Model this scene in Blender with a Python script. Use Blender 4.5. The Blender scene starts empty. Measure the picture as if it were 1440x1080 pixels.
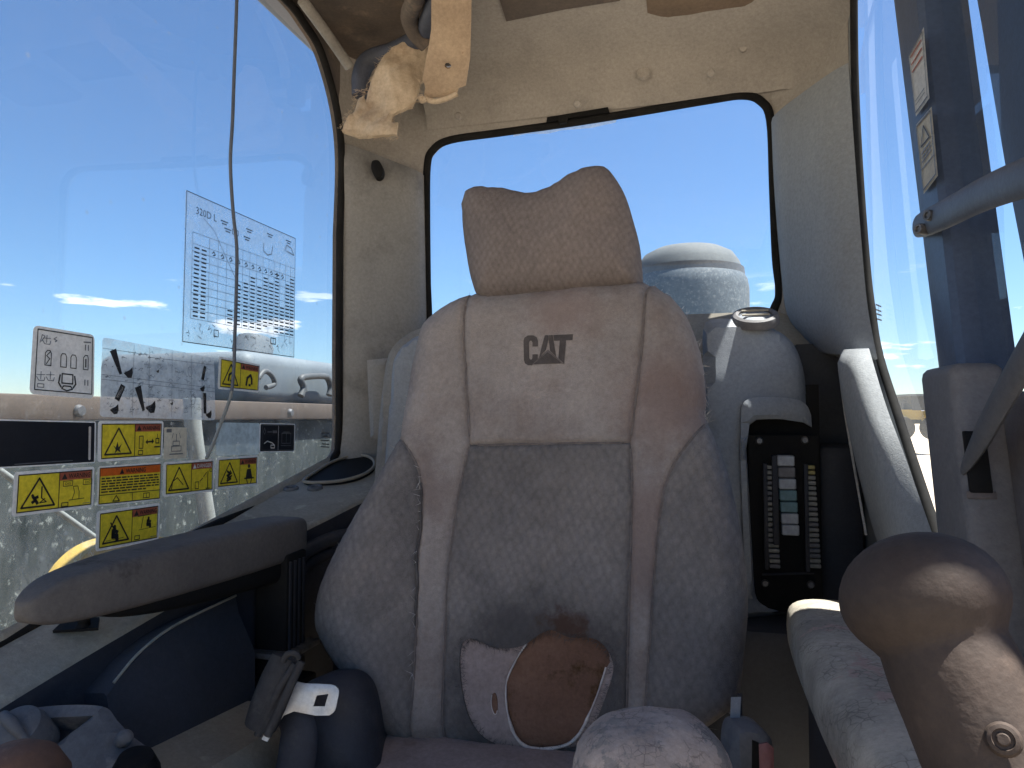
import bpy, bmesh, math, random
import numpy as np
from mathutils import Vector, Matrix
from mathutils.geometry import delaunay_2d_cdt
random.seed(7)
R = math.radians
S = bpy.context.scene
C = S.collection

# ------------------------------------------------------------------ camera, sky, sun, exposure
FPX, CX, CY = 1000.0, 720.0, 540.0           # focal length and centre in photograph pixels (1440 x 1080)
YAW, PITCH = R(15.0), math.atan(46 / 1000)
EYE = Vector((0.235, 0.0, 0.95))
FWD = Vector((-math.sin(YAW) * math.cos(PITCH), math.cos(YAW) * math.cos(PITCH), math.sin(PITCH)))
RGT = Vector((math.cos(YAW), math.sin(YAW), 0))
UPV = RGT.cross(FWD)
cam = bpy.data.cameras.new('camera'); cam_ob = bpy.data.objects.new('camera', cam); C.objects.link(cam_ob)
cam.sensor_width = 36; cam.lens = FPX / 1440 * 36; cam.clip_start = 0.02; cam.clip_end = 20000
cam_ob.matrix_world = Matrix((
    (RGT.x, UPV.x, -FWD.x, EYE.x), (RGT.y, UPV.y, -FWD.y, EYE.y), (RGT.z, UPV.z, -FWD.z, EYE.z), (0, 0, 0, 1)))
S.camera = cam_ob

SUN_EL, SUN_AZ = R(68), R(75)                 # azimuth clockwise from +Y (the back of the cab) towards +X (the door)
sun_dir = Vector((math.sin(SUN_AZ) * math.cos(SUN_EL), math.cos(SUN_AZ) * math.cos(SUN_EL), math.sin(SUN_EL)))
W = bpy.data.worlds.new('World'); S.world = W; W.use_nodes = True
wn, wl = W.node_tree.nodes, W.node_tree.links
wn.clear()
sky = wn.new('ShaderNodeTexSky'); sky.sky_type = 'NISHITA'; sky.sun_disc = False
sky.sun_elevation = SUN_EL; sky.sun_rotation = SUN_AZ
sky.altitude = 5000; sky.air_density = 2.2; sky.dust_density = 0.0; sky.ozone_density = 8.5
bg = wn.new('ShaderNodeBackground'); bg.inputs[1].default_value = 0.054
wo = wn.new('ShaderNodeOutputWorld')
# small fair-weather clouds low over the horizon
tc = wn.new('ShaderNodeTexCoord')
mp = wn.new('ShaderNodeMapping'); mp.inputs['Scale'].default_value = (1, 1, 5.5)
nz = wn.new('ShaderNodeTexNoise'); nz.inputs['Scale'].default_value = 7.0; nz.inputs['Detail'].default_value = 7; nz.inputs['Roughness'].default_value = .55
cr = wn.new('ShaderNodeValToRGB'); cr.color_ramp.elements[0].position = .60; cr.color_ramp.elements[1].position = .66
sx = wn.new('ShaderNodeSeparateXYZ')
band = wn.new('ShaderNodeValToRGB')
e = band.color_ramp.elements; e[0].position = .015; e[0].color = (0, 0, 0, 1); e[1].position = .04; e[1].color = (1, 1, 1, 1)
e2 = e.new(.13); e2.color = (1, 1, 1, 1); e3 = e.new(.19); e3.color = (0, 0, 0, 1)
mul = wn.new('ShaderNodeMath'); mul.operation = 'MULTIPLY'
mixc = wn.new('ShaderNodeMixRGB'); mixc.inputs[2].default_value = (9.5, 9.7, 10.2, 1)
wl.new(tc.outputs['Generated'], mp.inputs[0]); wl.new(mp.outputs[0], nz.inputs['Vector']); wl.new(nz.outputs[0], cr.inputs[0])
wl.new(tc.outputs['Generated'], sx.inputs[0]); wl.new(sx.outputs[2], band.inputs[0])
wl.new(cr.outputs[0], mul.inputs[0]); wl.new(band.outputs[0], mul.inputs[1])
wl.new(mul.outputs[0], mixc.inputs[0]); wl.new(sky.outputs[0], mixc.inputs[1])
wl.new(mixc.outputs[0], bg.inputs[0]); wl.new(bg.outputs[0], wo.inputs[0])
sl = bpy.data.lights.new('sun', 'SUN'); sl.energy = 5.0; sl.angle = R(0.53); sl.color = (1, .95, .86)
so = bpy.data.objects.new('sun', sl); C.objects.link(so); so.rotation_euler = (-sun_dir).to_track_quat('-Z', 'Y').to_euler()
vs = S.view_settings; vs.view_transform = 'Standard'; vs.look = 'None'; vs.gamma = 1; vs.use_curve_mapping = False
vs.exposure = 1.8
S.cycles.max_bounces = 10; S.cycles.diffuse_bounces = 6; S.cycles.transparent_max_bounces = 24
S.cycles.caustics_reflective = False; S.cycles.caustics_refractive = False
S.cycles.use_denoising = True; S.cycles.sample_clamp_indirect = 6

# ------------------------------------------------------------------ placing helpers
def ray(px, py): return FWD + RGT * ((px - CX) / FPX) + UPV * ((CY - py) / FPX)
def onX(px, py, x): d = ray(px, py); return EYE + d * ((x - EYE.x) / d.x)
def onY(px, py, y): d = ray(px, py); return EYE + d * ((y - EYE.y) / d.y)
def onZ(px, py, z): d = ray(px, py); return EYE + d * ((z - EYE.z) / d.z)
def onD(px, py, dep): return EYE + ray(px, py) * dep
class Plane:
    def __init__(s, o, a, b):
        s.o = Vector(o); s.a = Vector(a).normalized(); s.b = Vector(b).normalized(); s.n = s.a.cross(s.b)
        if s.n.dot(EYE - s.o) < 0: s.n = -s.n
    def px(s, px, py):
        d = ray(px, py); t = (s.o - EYE).dot(s.n) / d.dot(s.n); p = EYE + d * t - s.o
        return (p.dot(s.a), p.dot(s.b))
    def to3(s, a, b, h=0): return s.o + s.a * a + s.b * b + s.n * h
def facing(px, py, dep, roll=0):             # a plane squarely turned to the viewer's side of the cab, at one distance
    return Plane(onD(px, py, dep), RGT, (0, 0, 1))

def spline(pts, closed=True, sub=6):
    pts = [np.array(p, float) for p in pts]; n = len(pts); out = []
    rng = range(n) if closed else range(n - 1)
    for i in rng:
        if closed: p0, p1, p2, p3 = pts[i - 1], pts[i], pts[(i + 1) % n], pts[(i + 2) % n]
        else: p0, p1, p2, p3 = pts[max(i - 1, 0)], pts[i], pts[i + 1], pts[min(i + 2, n - 1)]
        for k in range(sub):
            t = k / sub
            out.append(.5 * (2 * p1 + (p2 - p0) * t + (2 * p0 - 5 * p1 + 4 * p2 - p3) * t * t + (3 * p1 - p0 - 3 * p2 + p3) * t ** 3))
    if not closed: out.append(pts[-1])
    return [tuple(p) for p in out]
def dens(pts, step, closed=True):
    out = []; n = len(pts)
    for i in range(n if closed else n - 1):
        p, q = np.array(pts[i], float), np.array(pts[(i + 1) % n], float)
        k = max(1, int(np.linalg.norm(q - p) / step + .5))
        out += [tuple(p + (q - p) * j / k) for j in range(k)]
    if not closed: out.append(tuple(pts[-1]))
    return out
def inside(P, poly):
    P = np.asarray(P, float); poly = np.asarray(poly, float); r = np.zeros(len(P), bool)
    x, y = P[:, 0], P[:, 1]
    for i in range(len(poly)):
        x1, y1 = poly[i - 1]; x2, y2 = poly[i]
        c = ((y1 > y) != (y2 > y))
        if y1 != y2: r ^= c & (x < (x2 - x1) * (y - y1) / (y2 - y1) + x1)
    return r
def dist(P, poly, closed=True):
    P = np.asarray(P, float); poly = np.asarray(poly, float); d = np.full(len(P), 1e9)
    for i in range(0 if closed else 1, len(poly)):
        a, b = poly[i - 1], poly[i]; ab = b - a; L = ab.dot(ab) + 1e-18
        t = np.clip(((P - a) @ ab) / L, 0, 1); d = np.minimum(d, np.linalg.norm(P - (a + t[:, None] * ab), axis=1))
    return d
def fill(outer, holes=(), step=.01, jit=.25):
    outer = [tuple(p) for p in outer]; allp = list(outer); edges = []
    def ring(pts, base): return [(base + i, base + (i + 1) % len(pts)) for i in range(len(pts))]
    edges += ring(outer, 0)
    for h in holes: edges += ring(h, len(allp)); allp += [tuple(p) for p in h]
    A = np.array(outer); lo, hi = A.min(0), A.max(0)
    xs = np.arange(lo[0] + step / 2, hi[0], step); ys = np.arange(lo[1] + step / 2, hi[1], step)
    if len(xs) and len(ys):
        G = np.array([(x, y) for x in xs for y in ys]); G += (np.random.RandomState(3).rand(*G.shape) - .5) * step * jit
        ok = inside(G, outer) & (dist(G, outer) > step * .45)
        for h in holes: ok &= ~inside(G, h) & (dist(G, h) > step * .45)
        allp += [tuple(p) for p in G[ok]]
    v, _, f, _, _, _ = delaunay_2d_cdt([Vector(p) for p in allp], edges, [], 0, 1e-7)
    v = np.array([(p.x, p.y) for p in v]); cen = np.array([v[list(t)].mean(0) for t in f])
    ok = inside(cen, outer)
    for h in holes: ok &= ~inside(cen, h)
    return v, [list(t) for t, o in zip(f, ok) if o]

# ------------------------------------------------------------------ object helpers
def mesh(name, verts, faces, mats, smooth=35, midx=None):
    me = bpy.data.meshes.new(name); me.from_pydata([tuple(v) for v in verts], [], [tuple(f) for f in faces])
    for m in (mats if isinstance(mats, (list, tuple)) else [mats]): me.materials.append(m)
    if midx: me.polygons.foreach_set('material_index', midx)
    me.validate(); me.update()
    bm = bmesh.new(); bm.from_mesh(me); bmesh.ops.remove_doubles(bm, verts=bm.verts, dist=1e-6)
    bmesh.ops.recalc_face_normals(bm, faces=bm.faces); bm.to_mesh(me); bm.free()
    if smooth is not None:
        me.polygons.foreach_set('use_smooth', [True] * len(me.polygons)); me.set_sharp_from_angle(angle=R(smooth))
    return me
def thing(name, label, cat, loc=(0, 0, 0), group=None):
    o = bpy.data.objects.new(name, None); C.objects.link(o); o.location = loc; o.empty_display_size = .05
    o['label'] = label; o['category'] = cat
    if group: o['group'] = group
    return o
def link(name, me, parent=None, label=None):
    o = bpy.data.objects.new(name, me); C.objects.link(o)
    if parent is not None:
        o.parent = parent
        if parent.type == 'EMPTY': o.matrix_parent_inverse = Matrix.Translation(-Vector(parent.location))
    if label: o['label'] = label
    return o
def sheet(name, plane, outer, mat, parent, holes=(), h=0.0, thick=.004, rnd=0, step=.02, hf=None, closed_back=True, smooth=35, label=None, d_edge=None):
    """a plate in a plane: filled outline with rounded front edge, skirt and back"""
    v, f = fill(outer, holes, step)
    loops = [list(outer)] + [list(x) for x in holes]
    z = np.full(len(v), float(h))
    if hf is not None: z = z + hf(v)
    if rnd:
        d = np.full(len(v), 1e9)
        for l in (loops if d_edge is None else d_edge): d = np.minimum(d, dist(v, l))
        d = np.minimum(d, rnd); z = z - (rnd - np.sqrt(np.maximum(rnd * rnd - (rnd - d) ** 2, 0)))
    V = [plane.to3(a, b, c) for (a, b), c in zip(v, z)]; F = [list(t) for t in f]
    # boundary edges -> skirt
    cnt = {}
    for t in F:
        for i in range(3):
            e_ = (t[i], t[(i + 1) % 3]); k = tuple(sorted(e_)); cnt.setdefault(k, []).append(e_)
    bd = [x[0] for x in cnt.values() if len(x) == 1]
    back = {}
    for a, b in bd:
        for i in (a, b):
            if i not in back: back[i] = len(V); V.append(plane.to3(v[i][0], v[i][1], z[i] - thick))
    for a, b in bd: F.append([b, a, back[a], back[b]])
    return link(name, mesh(name, V, F, mat, smooth), parent, label)
def ppx(plane, pts): return [plane.px(*p) for p in pts]
def tube(name, pts, r, mat, parent, n=10, sub=0, caps=True, flat=None, label=None):
    P = [Vector(p) for p in (spline([tuple(q) for q in pts], False, sub) if sub else pts)]
    rs = r if isinstance(r, (list, tuple)) else [r] * len(P)
    if len(rs) != len(P): rs = list(np.interp(np.linspace(0, 1, len(P)), np.linspace(0, 1, len(rs)), rs))
    V, F = tube_geo(P, rs, n, flat, caps)
    return link(name, mesh(name, V, F, mat, 50), parent, label)
def tube_geo(P, rs, n=10, flat=None, caps=True):
    V, F = [], []; ref = None
    for i, p in enumerate(P):
        t = (P[min(i + 1, len(P) - 1)] - P[max(i - 1, 0)]).normalized()
        if flat is not None: s = Vector(flat).cross(t).normalized(); u = t.cross(s); k = (1, .45)
        else:
            if ref is None: ref = Vector((0, 0, 1)) if abs(t.z) < .9 else Vector((1, 0, 0))
            s = ref.cross(t).normalized(); u = t.cross(s).normalized(); ref = u; k = (1, 1)
        for j in range(n):
            a = 2 * math.pi * j / n; V.append(p + s * (math.cos(a) * rs[i] * k[0]) + u * (math.sin(a) * rs[i] * k[1]))
    for i in range(len(P) - 1):
        for j in range(n): F.append([i * n + j, i * n + (j + 1) % n, (i + 1) * n + (j + 1) % n, (i + 1) * n + j])
    if caps: F.append(list(range(n))[::-1]); F.append([(len(P) - 1) * n + j for j in range(n)])
    return V, F
def loft(name, secs, mat, parent, caps=True, closed=True, smooth=40, label=None):
    V, F = [], []; n = len(secs[0])
    for s in secs: V += [Vector(p) for p in s]
    for i in range(len(secs) - 1):
        for j in range(n if closed else n - 1): F.append([i * n + j, i * n + (j + 1) % n, (i + 1) * n + (j + 1) % n, (i + 1) * n + j])
    if caps and closed: F.append(list(range(n))); F.append([(len(secs) - 1) * n + j for j in range(n)])
    return link(name, mesh(name, V, F, mat, smooth), parent, label)
def box_me(name, lo, hi, mat, bev=0, seg=2, xf=None):
    bm = bmesh.new(); bmesh.ops.create_cube(bm, size=1)
    lo, hi = Vector(lo), Vector(hi)
    for v in bm.verts: v.co = Vector((lo[i] + (hi[i] - lo[i]) * (v.co[i] + .5) for i in range(3)))
    if bev: bmesh.ops.bevel(bm, geom=bm.edges[:], offset=bev, segments=seg, profile=.5, affect='EDGES')
    if xf: 
        for v in bm.verts: v.co = xf(v.co)
    bmesh.ops.recalc_face_normals(bm, faces=bm.faces)
    me = bpy.data.meshes.new(name); bm.to_mesh(me); bm.free(); me.materials.append(mat)
    me.polygons.foreach_set('use_smooth', [True] * len(me.polygons)); me.set_sharp_from_angle(angle=R(40))
    return me
def box(name, lo, hi, mat, parent, bev=0, xf=None, label=None, seg=2): return link(name, box_me(name, lo, hi, mat, bev, seg, xf), parent, label)
def lathe(name, prof, org, axis, mat, parent, n=32, label=None, smooth=40):
    """prof: (radius, height along axis)"""
    ax = Vector(axis).normalized(); s = (Vector((1, 0, 0)) if abs(ax.x) < .9 else Vector((0, 1, 0))).cross(ax).normalized(); u = ax.cross(s)
    secs = [[Vector(org) + ax * h + (s * math.cos(2 * math.pi * j / n) + u * math.sin(2 * math.pi * j / n)) * max(r, 1e-5) for j in range(n)] for r, h in prof]
    return loft(name, secs, mat, parent, True, True, smooth, label)

# ------------------------------------------------------------------ materials
def mat(name, c1, c2=None, scale=6., rough=.75, bump=0., bscale=150., c3=None, s3=14., t3=.58, stretch=(1, 1, 1), spec=.35, metal=0., pat=None, contrast=(.35, .65), w3=.12, trans=0., grain=.16, gscale=170., crk=None):
    m = bpy.data.materials.new(name); m.use_nodes = True; N, L = m.node_tree.nodes, m.node_tree.links
    b = N['Principled BSDF']; b.inputs['Roughness'].default_value = rough; b.inputs['Specular IOR Level'].default_value = spec; b.inputs['Metallic'].default_value = metal
    t = N.new('ShaderNodeTexCoord'); mp = N.new('ShaderNodeMapping'); mp.inputs['Scale'].default_value = stretch; L.new(t.outputs['Object'], mp.inputs[0])
    n1 = N.new('ShaderNodeTexNoise'); n1.inputs['Scale'].default_value = scale; n1.inputs['Detail'].default_value = 8; n1.inputs['Roughness'].default_value = .62; L.new(mp.outputs[0], n1.inputs['Vector'])
    r1 = N.new('ShaderNodeValToRGB'); L.new(n1.outputs[0], r1.inputs[0])
    r1.color_ramp.elements[0].position, r1.color_ramp.elements[1].position = contrast
    c2 = c2 or tuple(x * .8 for x in c1)
    r1.color_ramp.elements[0].color = (*c2, 1); r1.color_ramp.elements[1].color = (*c1, 1)
    col = r1.outputs[0]
    if c3:
        n3 = N.new('ShaderNodeTexNoise'); n3.inputs['Scale'].default_value = s3; n3.inputs['Detail'].default_value = 9; n3.inputs['Roughness'].default_value = .68
        L.new(t.outputs['Object'], n3.inputs['Vector'])
        r3 = N.new('ShaderNodeValToRGB'); r3.color_ramp.elements[0].position = t3; r3.color_ramp.elements[1].position = t3 + w3; L.new(n3.outputs[0], r3.inputs[0])
        mx = N.new('ShaderNodeMixRGB'); L.new(r3.outputs[0], mx.inputs[0]); L.new(col, mx.inputs[1]); mx.inputs[2].default_value = (*c3, 1); col = mx.outputs[0]
    if crk:                                  # crazed skin: (cells per metre, line width, darkness)
        nd = N.new('ShaderNodeTexNoise'); nd.inputs['Scale'].default_value = crk[0] * .8; nd.inputs['Detail'].default_value = 3; L.new(t.outputs['Object'], nd.inputs['Vector'])
        va = N.new('ShaderNodeVectorMath'); va.operation = 'MULTIPLY_ADD'; va.inputs[1].default_value = (.6 / crk[0],) * 3; L.new(nd.outputs['Color'], va.inputs[0]); L.new(t.outputs['Object'], va.inputs[2])
        vc_ = N.new('ShaderNodeTexVoronoi'); vc_.feature = 'DISTANCE_TO_EDGE'; vc_.inputs['Scale'].default_value = crk[0]; L.new(va.outputs[0], vc_.inputs['Vector'])
        rk = N.new('ShaderNodeMapRange'); rk.inputs[1].default_value = 0; rk.inputs[2].default_value = crk[1]; rk.inputs[3].default_value = crk[2]; rk.inputs[4].default_value = 1; L.new(vc_.outputs['Distance'], rk.inputs[0])
        nf = N.new('ShaderNodeTexNoise'); nf.inputs['Scale'].default_value = crk[0] * .35; nf.inputs['Detail'].default_value = 2; L.new(t.outputs['Object'], nf.inputs['Vector'])
        rf = N.new('ShaderNodeMapRange'); rf.inputs[1].default_value = .45; rf.inputs[2].default_value = .6; L.new(nf.outputs[0], rf.inputs[0])
        mk = N.new('ShaderNodeMixRGB'); mk.inputs[1].default_value = (1, 1, 1, 1); L.new(rf.outputs[0], mk.inputs[0]); L.new(rk.outputs[0], mk.inputs[2])
        mc = N.new('ShaderNodeVectorMath'); mc.operation = 'MULTIPLY'; L.new(col, mc.inputs[0]); L.new(mk.outputs[0], mc.inputs[1]); col = mc.outputs[0]
    ng = N.new('ShaderNodeTexNoise'); ng.inputs['Scale'].default_value = gscale; ng.inputs['Detail'].default_value = 5; ng.inputs['Roughness'].default_value = .75; L.new(t.outputs['Object'], ng.inputs['Vector'])
    rg = N.new('ShaderNodeMapRange'); rg.inputs[1].default_value = .3; rg.inputs[2].default_value = .7; rg.inputs[3].default_value = 1 - grain; rg.inputs[4].default_value = 1 + grain; L.new(ng.outputs[0], rg.inputs[0])
    mg = N.new('ShaderNodeVectorMath'); mg.operation = 'MULTIPLY'; L.new(col, mg.inputs[0]); L.new(rg.outputs[0], mg.inputs[1]); col = mg.outputs[0]
    hsrc = None
    if bump:
        nb = N.new('ShaderNodeTexNoise'); nb.inputs['Scale'].default_value = bscale; nb.inputs['Detail'].default_value = 4; L.new(t.outputs['Object'], nb.inputs['Vector'])
        hsrc = nb.outputs[0]
    if pat:                                  # a woven lozenge relief
        ps, amt = pat
        v = N.new('ShaderNodeTexVoronoi'); v.inputs['Scale'].default_value = ps; v.inputs['Randomness'].default_value = .35
        m2 = N.new('ShaderNodeMapping'); m2.inputs['Rotation'].default_value = (0, R(38), 0); m2.inputs['Scale'].default_value = (1, .02, .62); L.new(t.outputs['Object'], m2.inputs[0]); L.new(m2.outputs[0], v.inputs['Vector'])
        ad = N.new('ShaderNodeMath'); ad.operation = 'MULTIPLY_ADD'; ad.inputs[1].default_value = -amt; L.new(v.outputs['Distance'], ad.inputs[0]); L.new(hsrc, ad.inputs[2]); hsrc = ad.outputs[0]
        rp = N.new('ShaderNodeValToRGB'); rp.color_ramp.elements[0].position = .15; rp.color_ramp.elements[0].color = (1, 1, 1, 1); rp.color_ramp.elements[1].position = .75; rp.color_ramp.elements[1].color = (.80, .80, .80, 1)
        L.new(v.outputs['Distance'], rp.inputs[0])
        mx = N.new('ShaderNodeMixRGB'); mx.blend_type = 'MULTIPLY'; mx.inputs[0].default_value = 1; L.new(col, mx.inputs[1]); L.new(rp.outputs[0], mx.inputs[2]); col = mx.outputs[0]
    L.new(col, b.inputs['Base Color'])
    if hsrc is not None:
        bp = N.new('ShaderNodeBump'); bp.inputs['Strength'].default_value = min(1, bump); bp.inputs['Distance'].default_value = .0015 if not pat else .003
        L.new(hsrc, bp.inputs['Height']); L.new(bp.outputs[0], b.inputs['Normal'])
    if trans:
        tr = N.new('ShaderNodeBsdfTranslucent'); L.new(col, tr.inputs[0]); ms = N.new('ShaderNodeMixShader'); ms.inputs[0].default_value = trans
        L.new(b.outputs[0], ms.inputs[1]); L.new(tr.outputs[0], ms.inputs[2]); L.new(ms.outputs[0], N['Material Output'].inputs[0])
    return m
def glass(name, dust=.05, low=None, tint=(.93, .97, 1.0), dcol=(.75, .78, .76), spots=.02, streak=(1, 1, .25), gexp=4.6, gmax=.9, specks=0):
    """clear pane: see-through, mirror-like at the Fresnel rate, with dried dust and splashes lying on it"""
    m = bpy.data.materials.new(name); m.use_nodes = True; N, L = m.node_tree.nodes, m.node_tree.links; N.remove(N['Principled BSDF'])
    tp = N.new('ShaderNodeBsdfTransparent'); tp.inputs[0].default_value = (*tint, 1)
    gl = N.new('ShaderNodeBsdfGlossy'); gl.inputs['Roughness'].default_value = .015; gl.inputs[0].default_value = (.9, .9, .9, 1)
    lw = N.new('ShaderNodeLayerWeight'); lw.inputs[0].default_value = .5; pw = N.new('ShaderNodeMath'); pw.operation = 'POWER'; pw.inputs[1].default_value = gexp; L.new(lw.outputs['Facing'], pw.inputs[0])
    fr = N.new('ShaderNodeMath'); fr.operation = 'MULTIPLY_ADD'; fr.inputs[1].default_value = gmax; fr.inputs[2].default_value = .05; L.new(pw.outputs[0], fr.inputs[0])
    a = N.new('ShaderNodeMixShader'); L.new(fr.outputs[0], a.inputs[0]); L.new(tp.outputs[0], a.inputs[1]); L.new(gl.outputs[0], a.inputs[2])
    df = N.new('ShaderNodeBsdfDiffuse'); df.inputs[0].default_value = (*dcol, 1); tl = N.new('ShaderNodeBsdfTranslucent'); tl.inputs[0].default_value = (*dcol, 1)
    d = N.new('ShaderNodeMixShader'); d.inputs[0].default_value = .5; L.new(df.outputs[0], d.inputs[1]); L.new(tl.outputs[0], d.inputs[2])
    t = N.new('ShaderNodeTexCoord'); mp = N.new('ShaderNodeMapping'); mp.inputs['Scale'].default_value = streak; L.new(t.outputs['Object'], mp.inputs[0])
    n1 = N.new('ShaderNodeTexNoise'); n1.inputs['Scale'].default_value = 22; n1.inputs['Detail'].default_value = 8; n1.inputs['Roughness'].default_value = .7; L.new(mp.outputs[0], n1.inputs['Vector'])
    r1 = N.new('ShaderNodeMapRange'); r1.inputs[1].default_value = .3; r1.inputs[2].default_value = .75; r1.inputs[3].default_value = dust * .4; r1.inputs[4].default_value = dust * 1.8; L.new(n1.outputs[0], r1.inputs[0])
    f = r1.outputs[0]
    if low:                                  # splashed mud up to a height: (z full, z none, strength)
        sp = N.new('ShaderNodeSeparateXYZ'); L.new(t.outputs['Object'], sp.inputs[0])
        r2 = N.new('ShaderNodeMapRange'); r2.inputs[1].default_value = low[1]; r2.inputs[2].default_value = low[0]; r2.inputs[3].default_value = 0; r2.inputs[4].default_value = low[2]; L.new(sp.outputs[2], r2.inputs[0])
        n2 = N.new('ShaderNodeTexNoise'); n2.inputs['Scale'].default_value = 45; n2.inputs['Detail'].default_value = 9; n2.inputs['Roughness'].default_value = .75
        mp2 = N.new('ShaderNodeMapping'); mp2.inputs['Scale'].default_value = (1, 1, .45); L.new(t.outputs['Object'], mp2.inputs[0]); L.new(mp2.outputs[0], n2.inputs['Vector'])
        r3 = N.new('ShaderNodeMapRange'); r3.inputs[1].default_value = .36; r3.inputs[2].default_value = .68; r3.inputs[3].default_value = .04; r3.inputs[4].default_value = 2.1; L.new(n2.outputs[0], r3.inputs[0])
        mu = N.new('ShaderNodeMath'); mu.operation = 'MULTIPLY'; L.new(r2.outputs[0], mu.inputs[0]); L.new(r3.outputs[0], mu.inputs[1])
        ad = N.new('ShaderNodeMath'); ad.operation = 'ADD'; L.new(f, ad.inputs[0]); L.new(mu.outputs[0], ad.inputs[1]); f = ad.outputs[0]
    if spots:
        v = N.new('ShaderNodeTexVoronoi'); v.inputs['Scale'].default_value = 26; v.inputs['Randomness'].default_value = 1; L.new(t.outputs['Object'], v.inputs['Vector'])
        rv = N.new('ShaderNodeMapRange'); rv.inputs[1].default_value = .10; rv.inputs[2].default_value = .04; rv.inputs[3].default_value = 0; rv.inputs[4].default_value = spots; L.new(v.outputs['Distance'], rv.inputs[0])
        ad = N.new('ShaderNodeMath'); ad.operation = 'ADD'; ad.use_clamp = True; L.new(f, ad.inputs[0]); L.new(rv.outputs[0], ad.inputs[1]); f = ad.outputs[0]
    if specks:                               # dried splashes: many small spots, thickest low down
        v2 = N.new('ShaderNodeTexVoronoi'); v2.inputs['Scale'].default_value = 62; L.new(mp.outputs[0], v2.inputs['Vector'])
        mp.inputs['Scale'].default_value = (1, 1, .45)
        rs2 = N.new('ShaderNodeMapRange'); rs2.inputs[1].default_value = .36; rs2.inputs[2].default_value = .22; rs2.inputs[3].default_value = 0; rs2.inputs[4].default_value = specks; L.new(v2.outputs['Distance'], rs2.inputs[0])
        sc = N.new('ShaderNodeSeparateColor'); L.new(v2.outputs['Color'], sc.inputs[0])
        gt_ = N.new('ShaderNodeMapRange'); gt_.inputs[1].default_value = .40; gt_.inputs[2].default_value = .8; L.new(sc.outputs[0], gt_.inputs[0])
        sp2 = N.new('ShaderNodeSeparateXYZ'); L.new(t.outputs['Object'], sp2.inputs[0])
        hz_ = N.new('ShaderNodeMapRange'); hz_.inputs[1].default_value = 1.15; hz_.inputs[2].default_value = .9; hz_.inputs[3].default_value = .06; hz_.inputs[4].default_value = 1; L.new(sp2.outputs[2], hz_.inputs[0])
        m1 = N.new('ShaderNodeMath'); m1.operation = 'MULTIPLY'; L.new(rs2.outputs[0], m1.inputs[0]); L.new(gt_.outputs[0], m1.inputs[1])
        m2_ = N.new('ShaderNodeMath'); m2_.operation = 'MULTIPLY'; L.new(m1.outputs[0], m2_.inputs[0]); L.new(hz_.outputs[0], m2_.inputs[1])
        mx_ = N.new('ShaderNodeMath'); mx_.operation = 'MAXIMUM'; L.new(f, mx_.inputs[0]); L.new(m2_.outputs[0], mx_.inputs[1]); f = mx_.outputs[0]
    o = N.new('ShaderNodeMixShader'); L.new(f, o.inputs[0]); L.new(a.outputs[0], o.inputs[1]); L.new(d.outputs[0], o.inputs[2]); L.new(o.outputs[0], N['Material Output'].inputs[0])
    return m
def film(name, col, cover, trans=.5):
    m = bpy.data.materials.new(name); m.use_nodes = True; N, L = m.node_tree.nodes, m.node_tree.links; N.remove(N['Principled BSDF'])
    tp = N.new('ShaderNodeBsdfTransparent'); df = N.new('ShaderNodeBsdfDiffuse'); df.inputs[0].default_value = (*col, 1); tl = N.new('ShaderNodeBsdfTranslucent'); tl.inputs[0].default_value = (*col, 1)
    d = N.new('ShaderNodeMixShader'); d.inputs[0].default_value = trans; L.new(df.outputs[0], d.inputs[1]); L.new(tl.outputs[0], d.inputs[2])
    t = N.new('ShaderNodeTexCoord'); n = N.new('ShaderNodeTexNoise'); n.inputs['Scale'].default_value = 60; n.inputs['Detail'].default_value = 8; n.inputs['Roughness'].default_value = .7; L.new(t.outputs['Object'], n.inputs['Vector'])
    r = N.new('ShaderNodeMapRange'); r.inputs[1].default_value = .3; r.inputs[2].default_value = .7; r.inputs[3].default_value = cover * .6; r.inputs[4].default_value = min(1, cover * 1.4); L.new(n.outputs[0], r.inputs[0])
    o = N.new('ShaderNodeMixShader'); L.new(r.outputs[0], o.inputs[0]); L.new(tp.outputs[0], o.inputs[1]); L.new(d.outputs[0], o.inputs[2]); L.new(o.outputs[0], N['Material Output'].inputs[0])
    return m

M = {}
M['head'] = mat('dusty_headliner', (.40, .368, .335), (.325, .30, .275), 5, .9, .25, 420, c3=(.27, .245, .222), s3=7, t3=.56, w3=.2)
M['cavity'] = mat('bare_roof_metal', (.15, .12, .10), (.10, .085, .078), 9, .8, .2, 90, c3=(.21, .16, .125), s3=16, t3=.55)
M['pillar'] = mat('dusty_grey_plastic', (.30, .288, .27), (.225, .218, .208), 4, .8, .3, 500, c3=(.11, .104, .10), s3=4.5, t3=.50, w3=.25, stretch=(1, 1, .35))
M['cons'] = mat('grey_console_plastic', (.30, .325, .36), (.245, .265, .295), 6, .65, .35, 650, c3=(.35, .36, .37), s3=9, t3=.58, w3=.25)
M['duct'] = mat('blue_grey_plastic', (.29, .31, .34), (.24, .255, .28), 5, .6, .3, 600)
M['sill'] = mat('dusty_sill_plastic', (.36, .33, .27), (.26, .24, .20), 7, .7, .3, 500, c3=(.46, .42, .33), s3=20, t3=.58)
M['mat'] = mat('sandy_floor_mat', (.38, .32, .25), (.24, .20, .16), 9, .95, .3, 200)
M['pillarR'] = mat('blue_grey_pillar_plastic', (.30, .315, .33), (.24, .255, .27), 4, .75, .3, 500, c3=(.20, .195, .185), s3=5, t3=.57, w3=.25, stretch=(1, 1, .35))
M['lever'] = mat('dark_lever_plastic', (.105, .105, .112), (.08, .08, .088), 9, .6, .2, 300, c3=(.16, .155, .15), s3=12, t3=.6)
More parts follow.
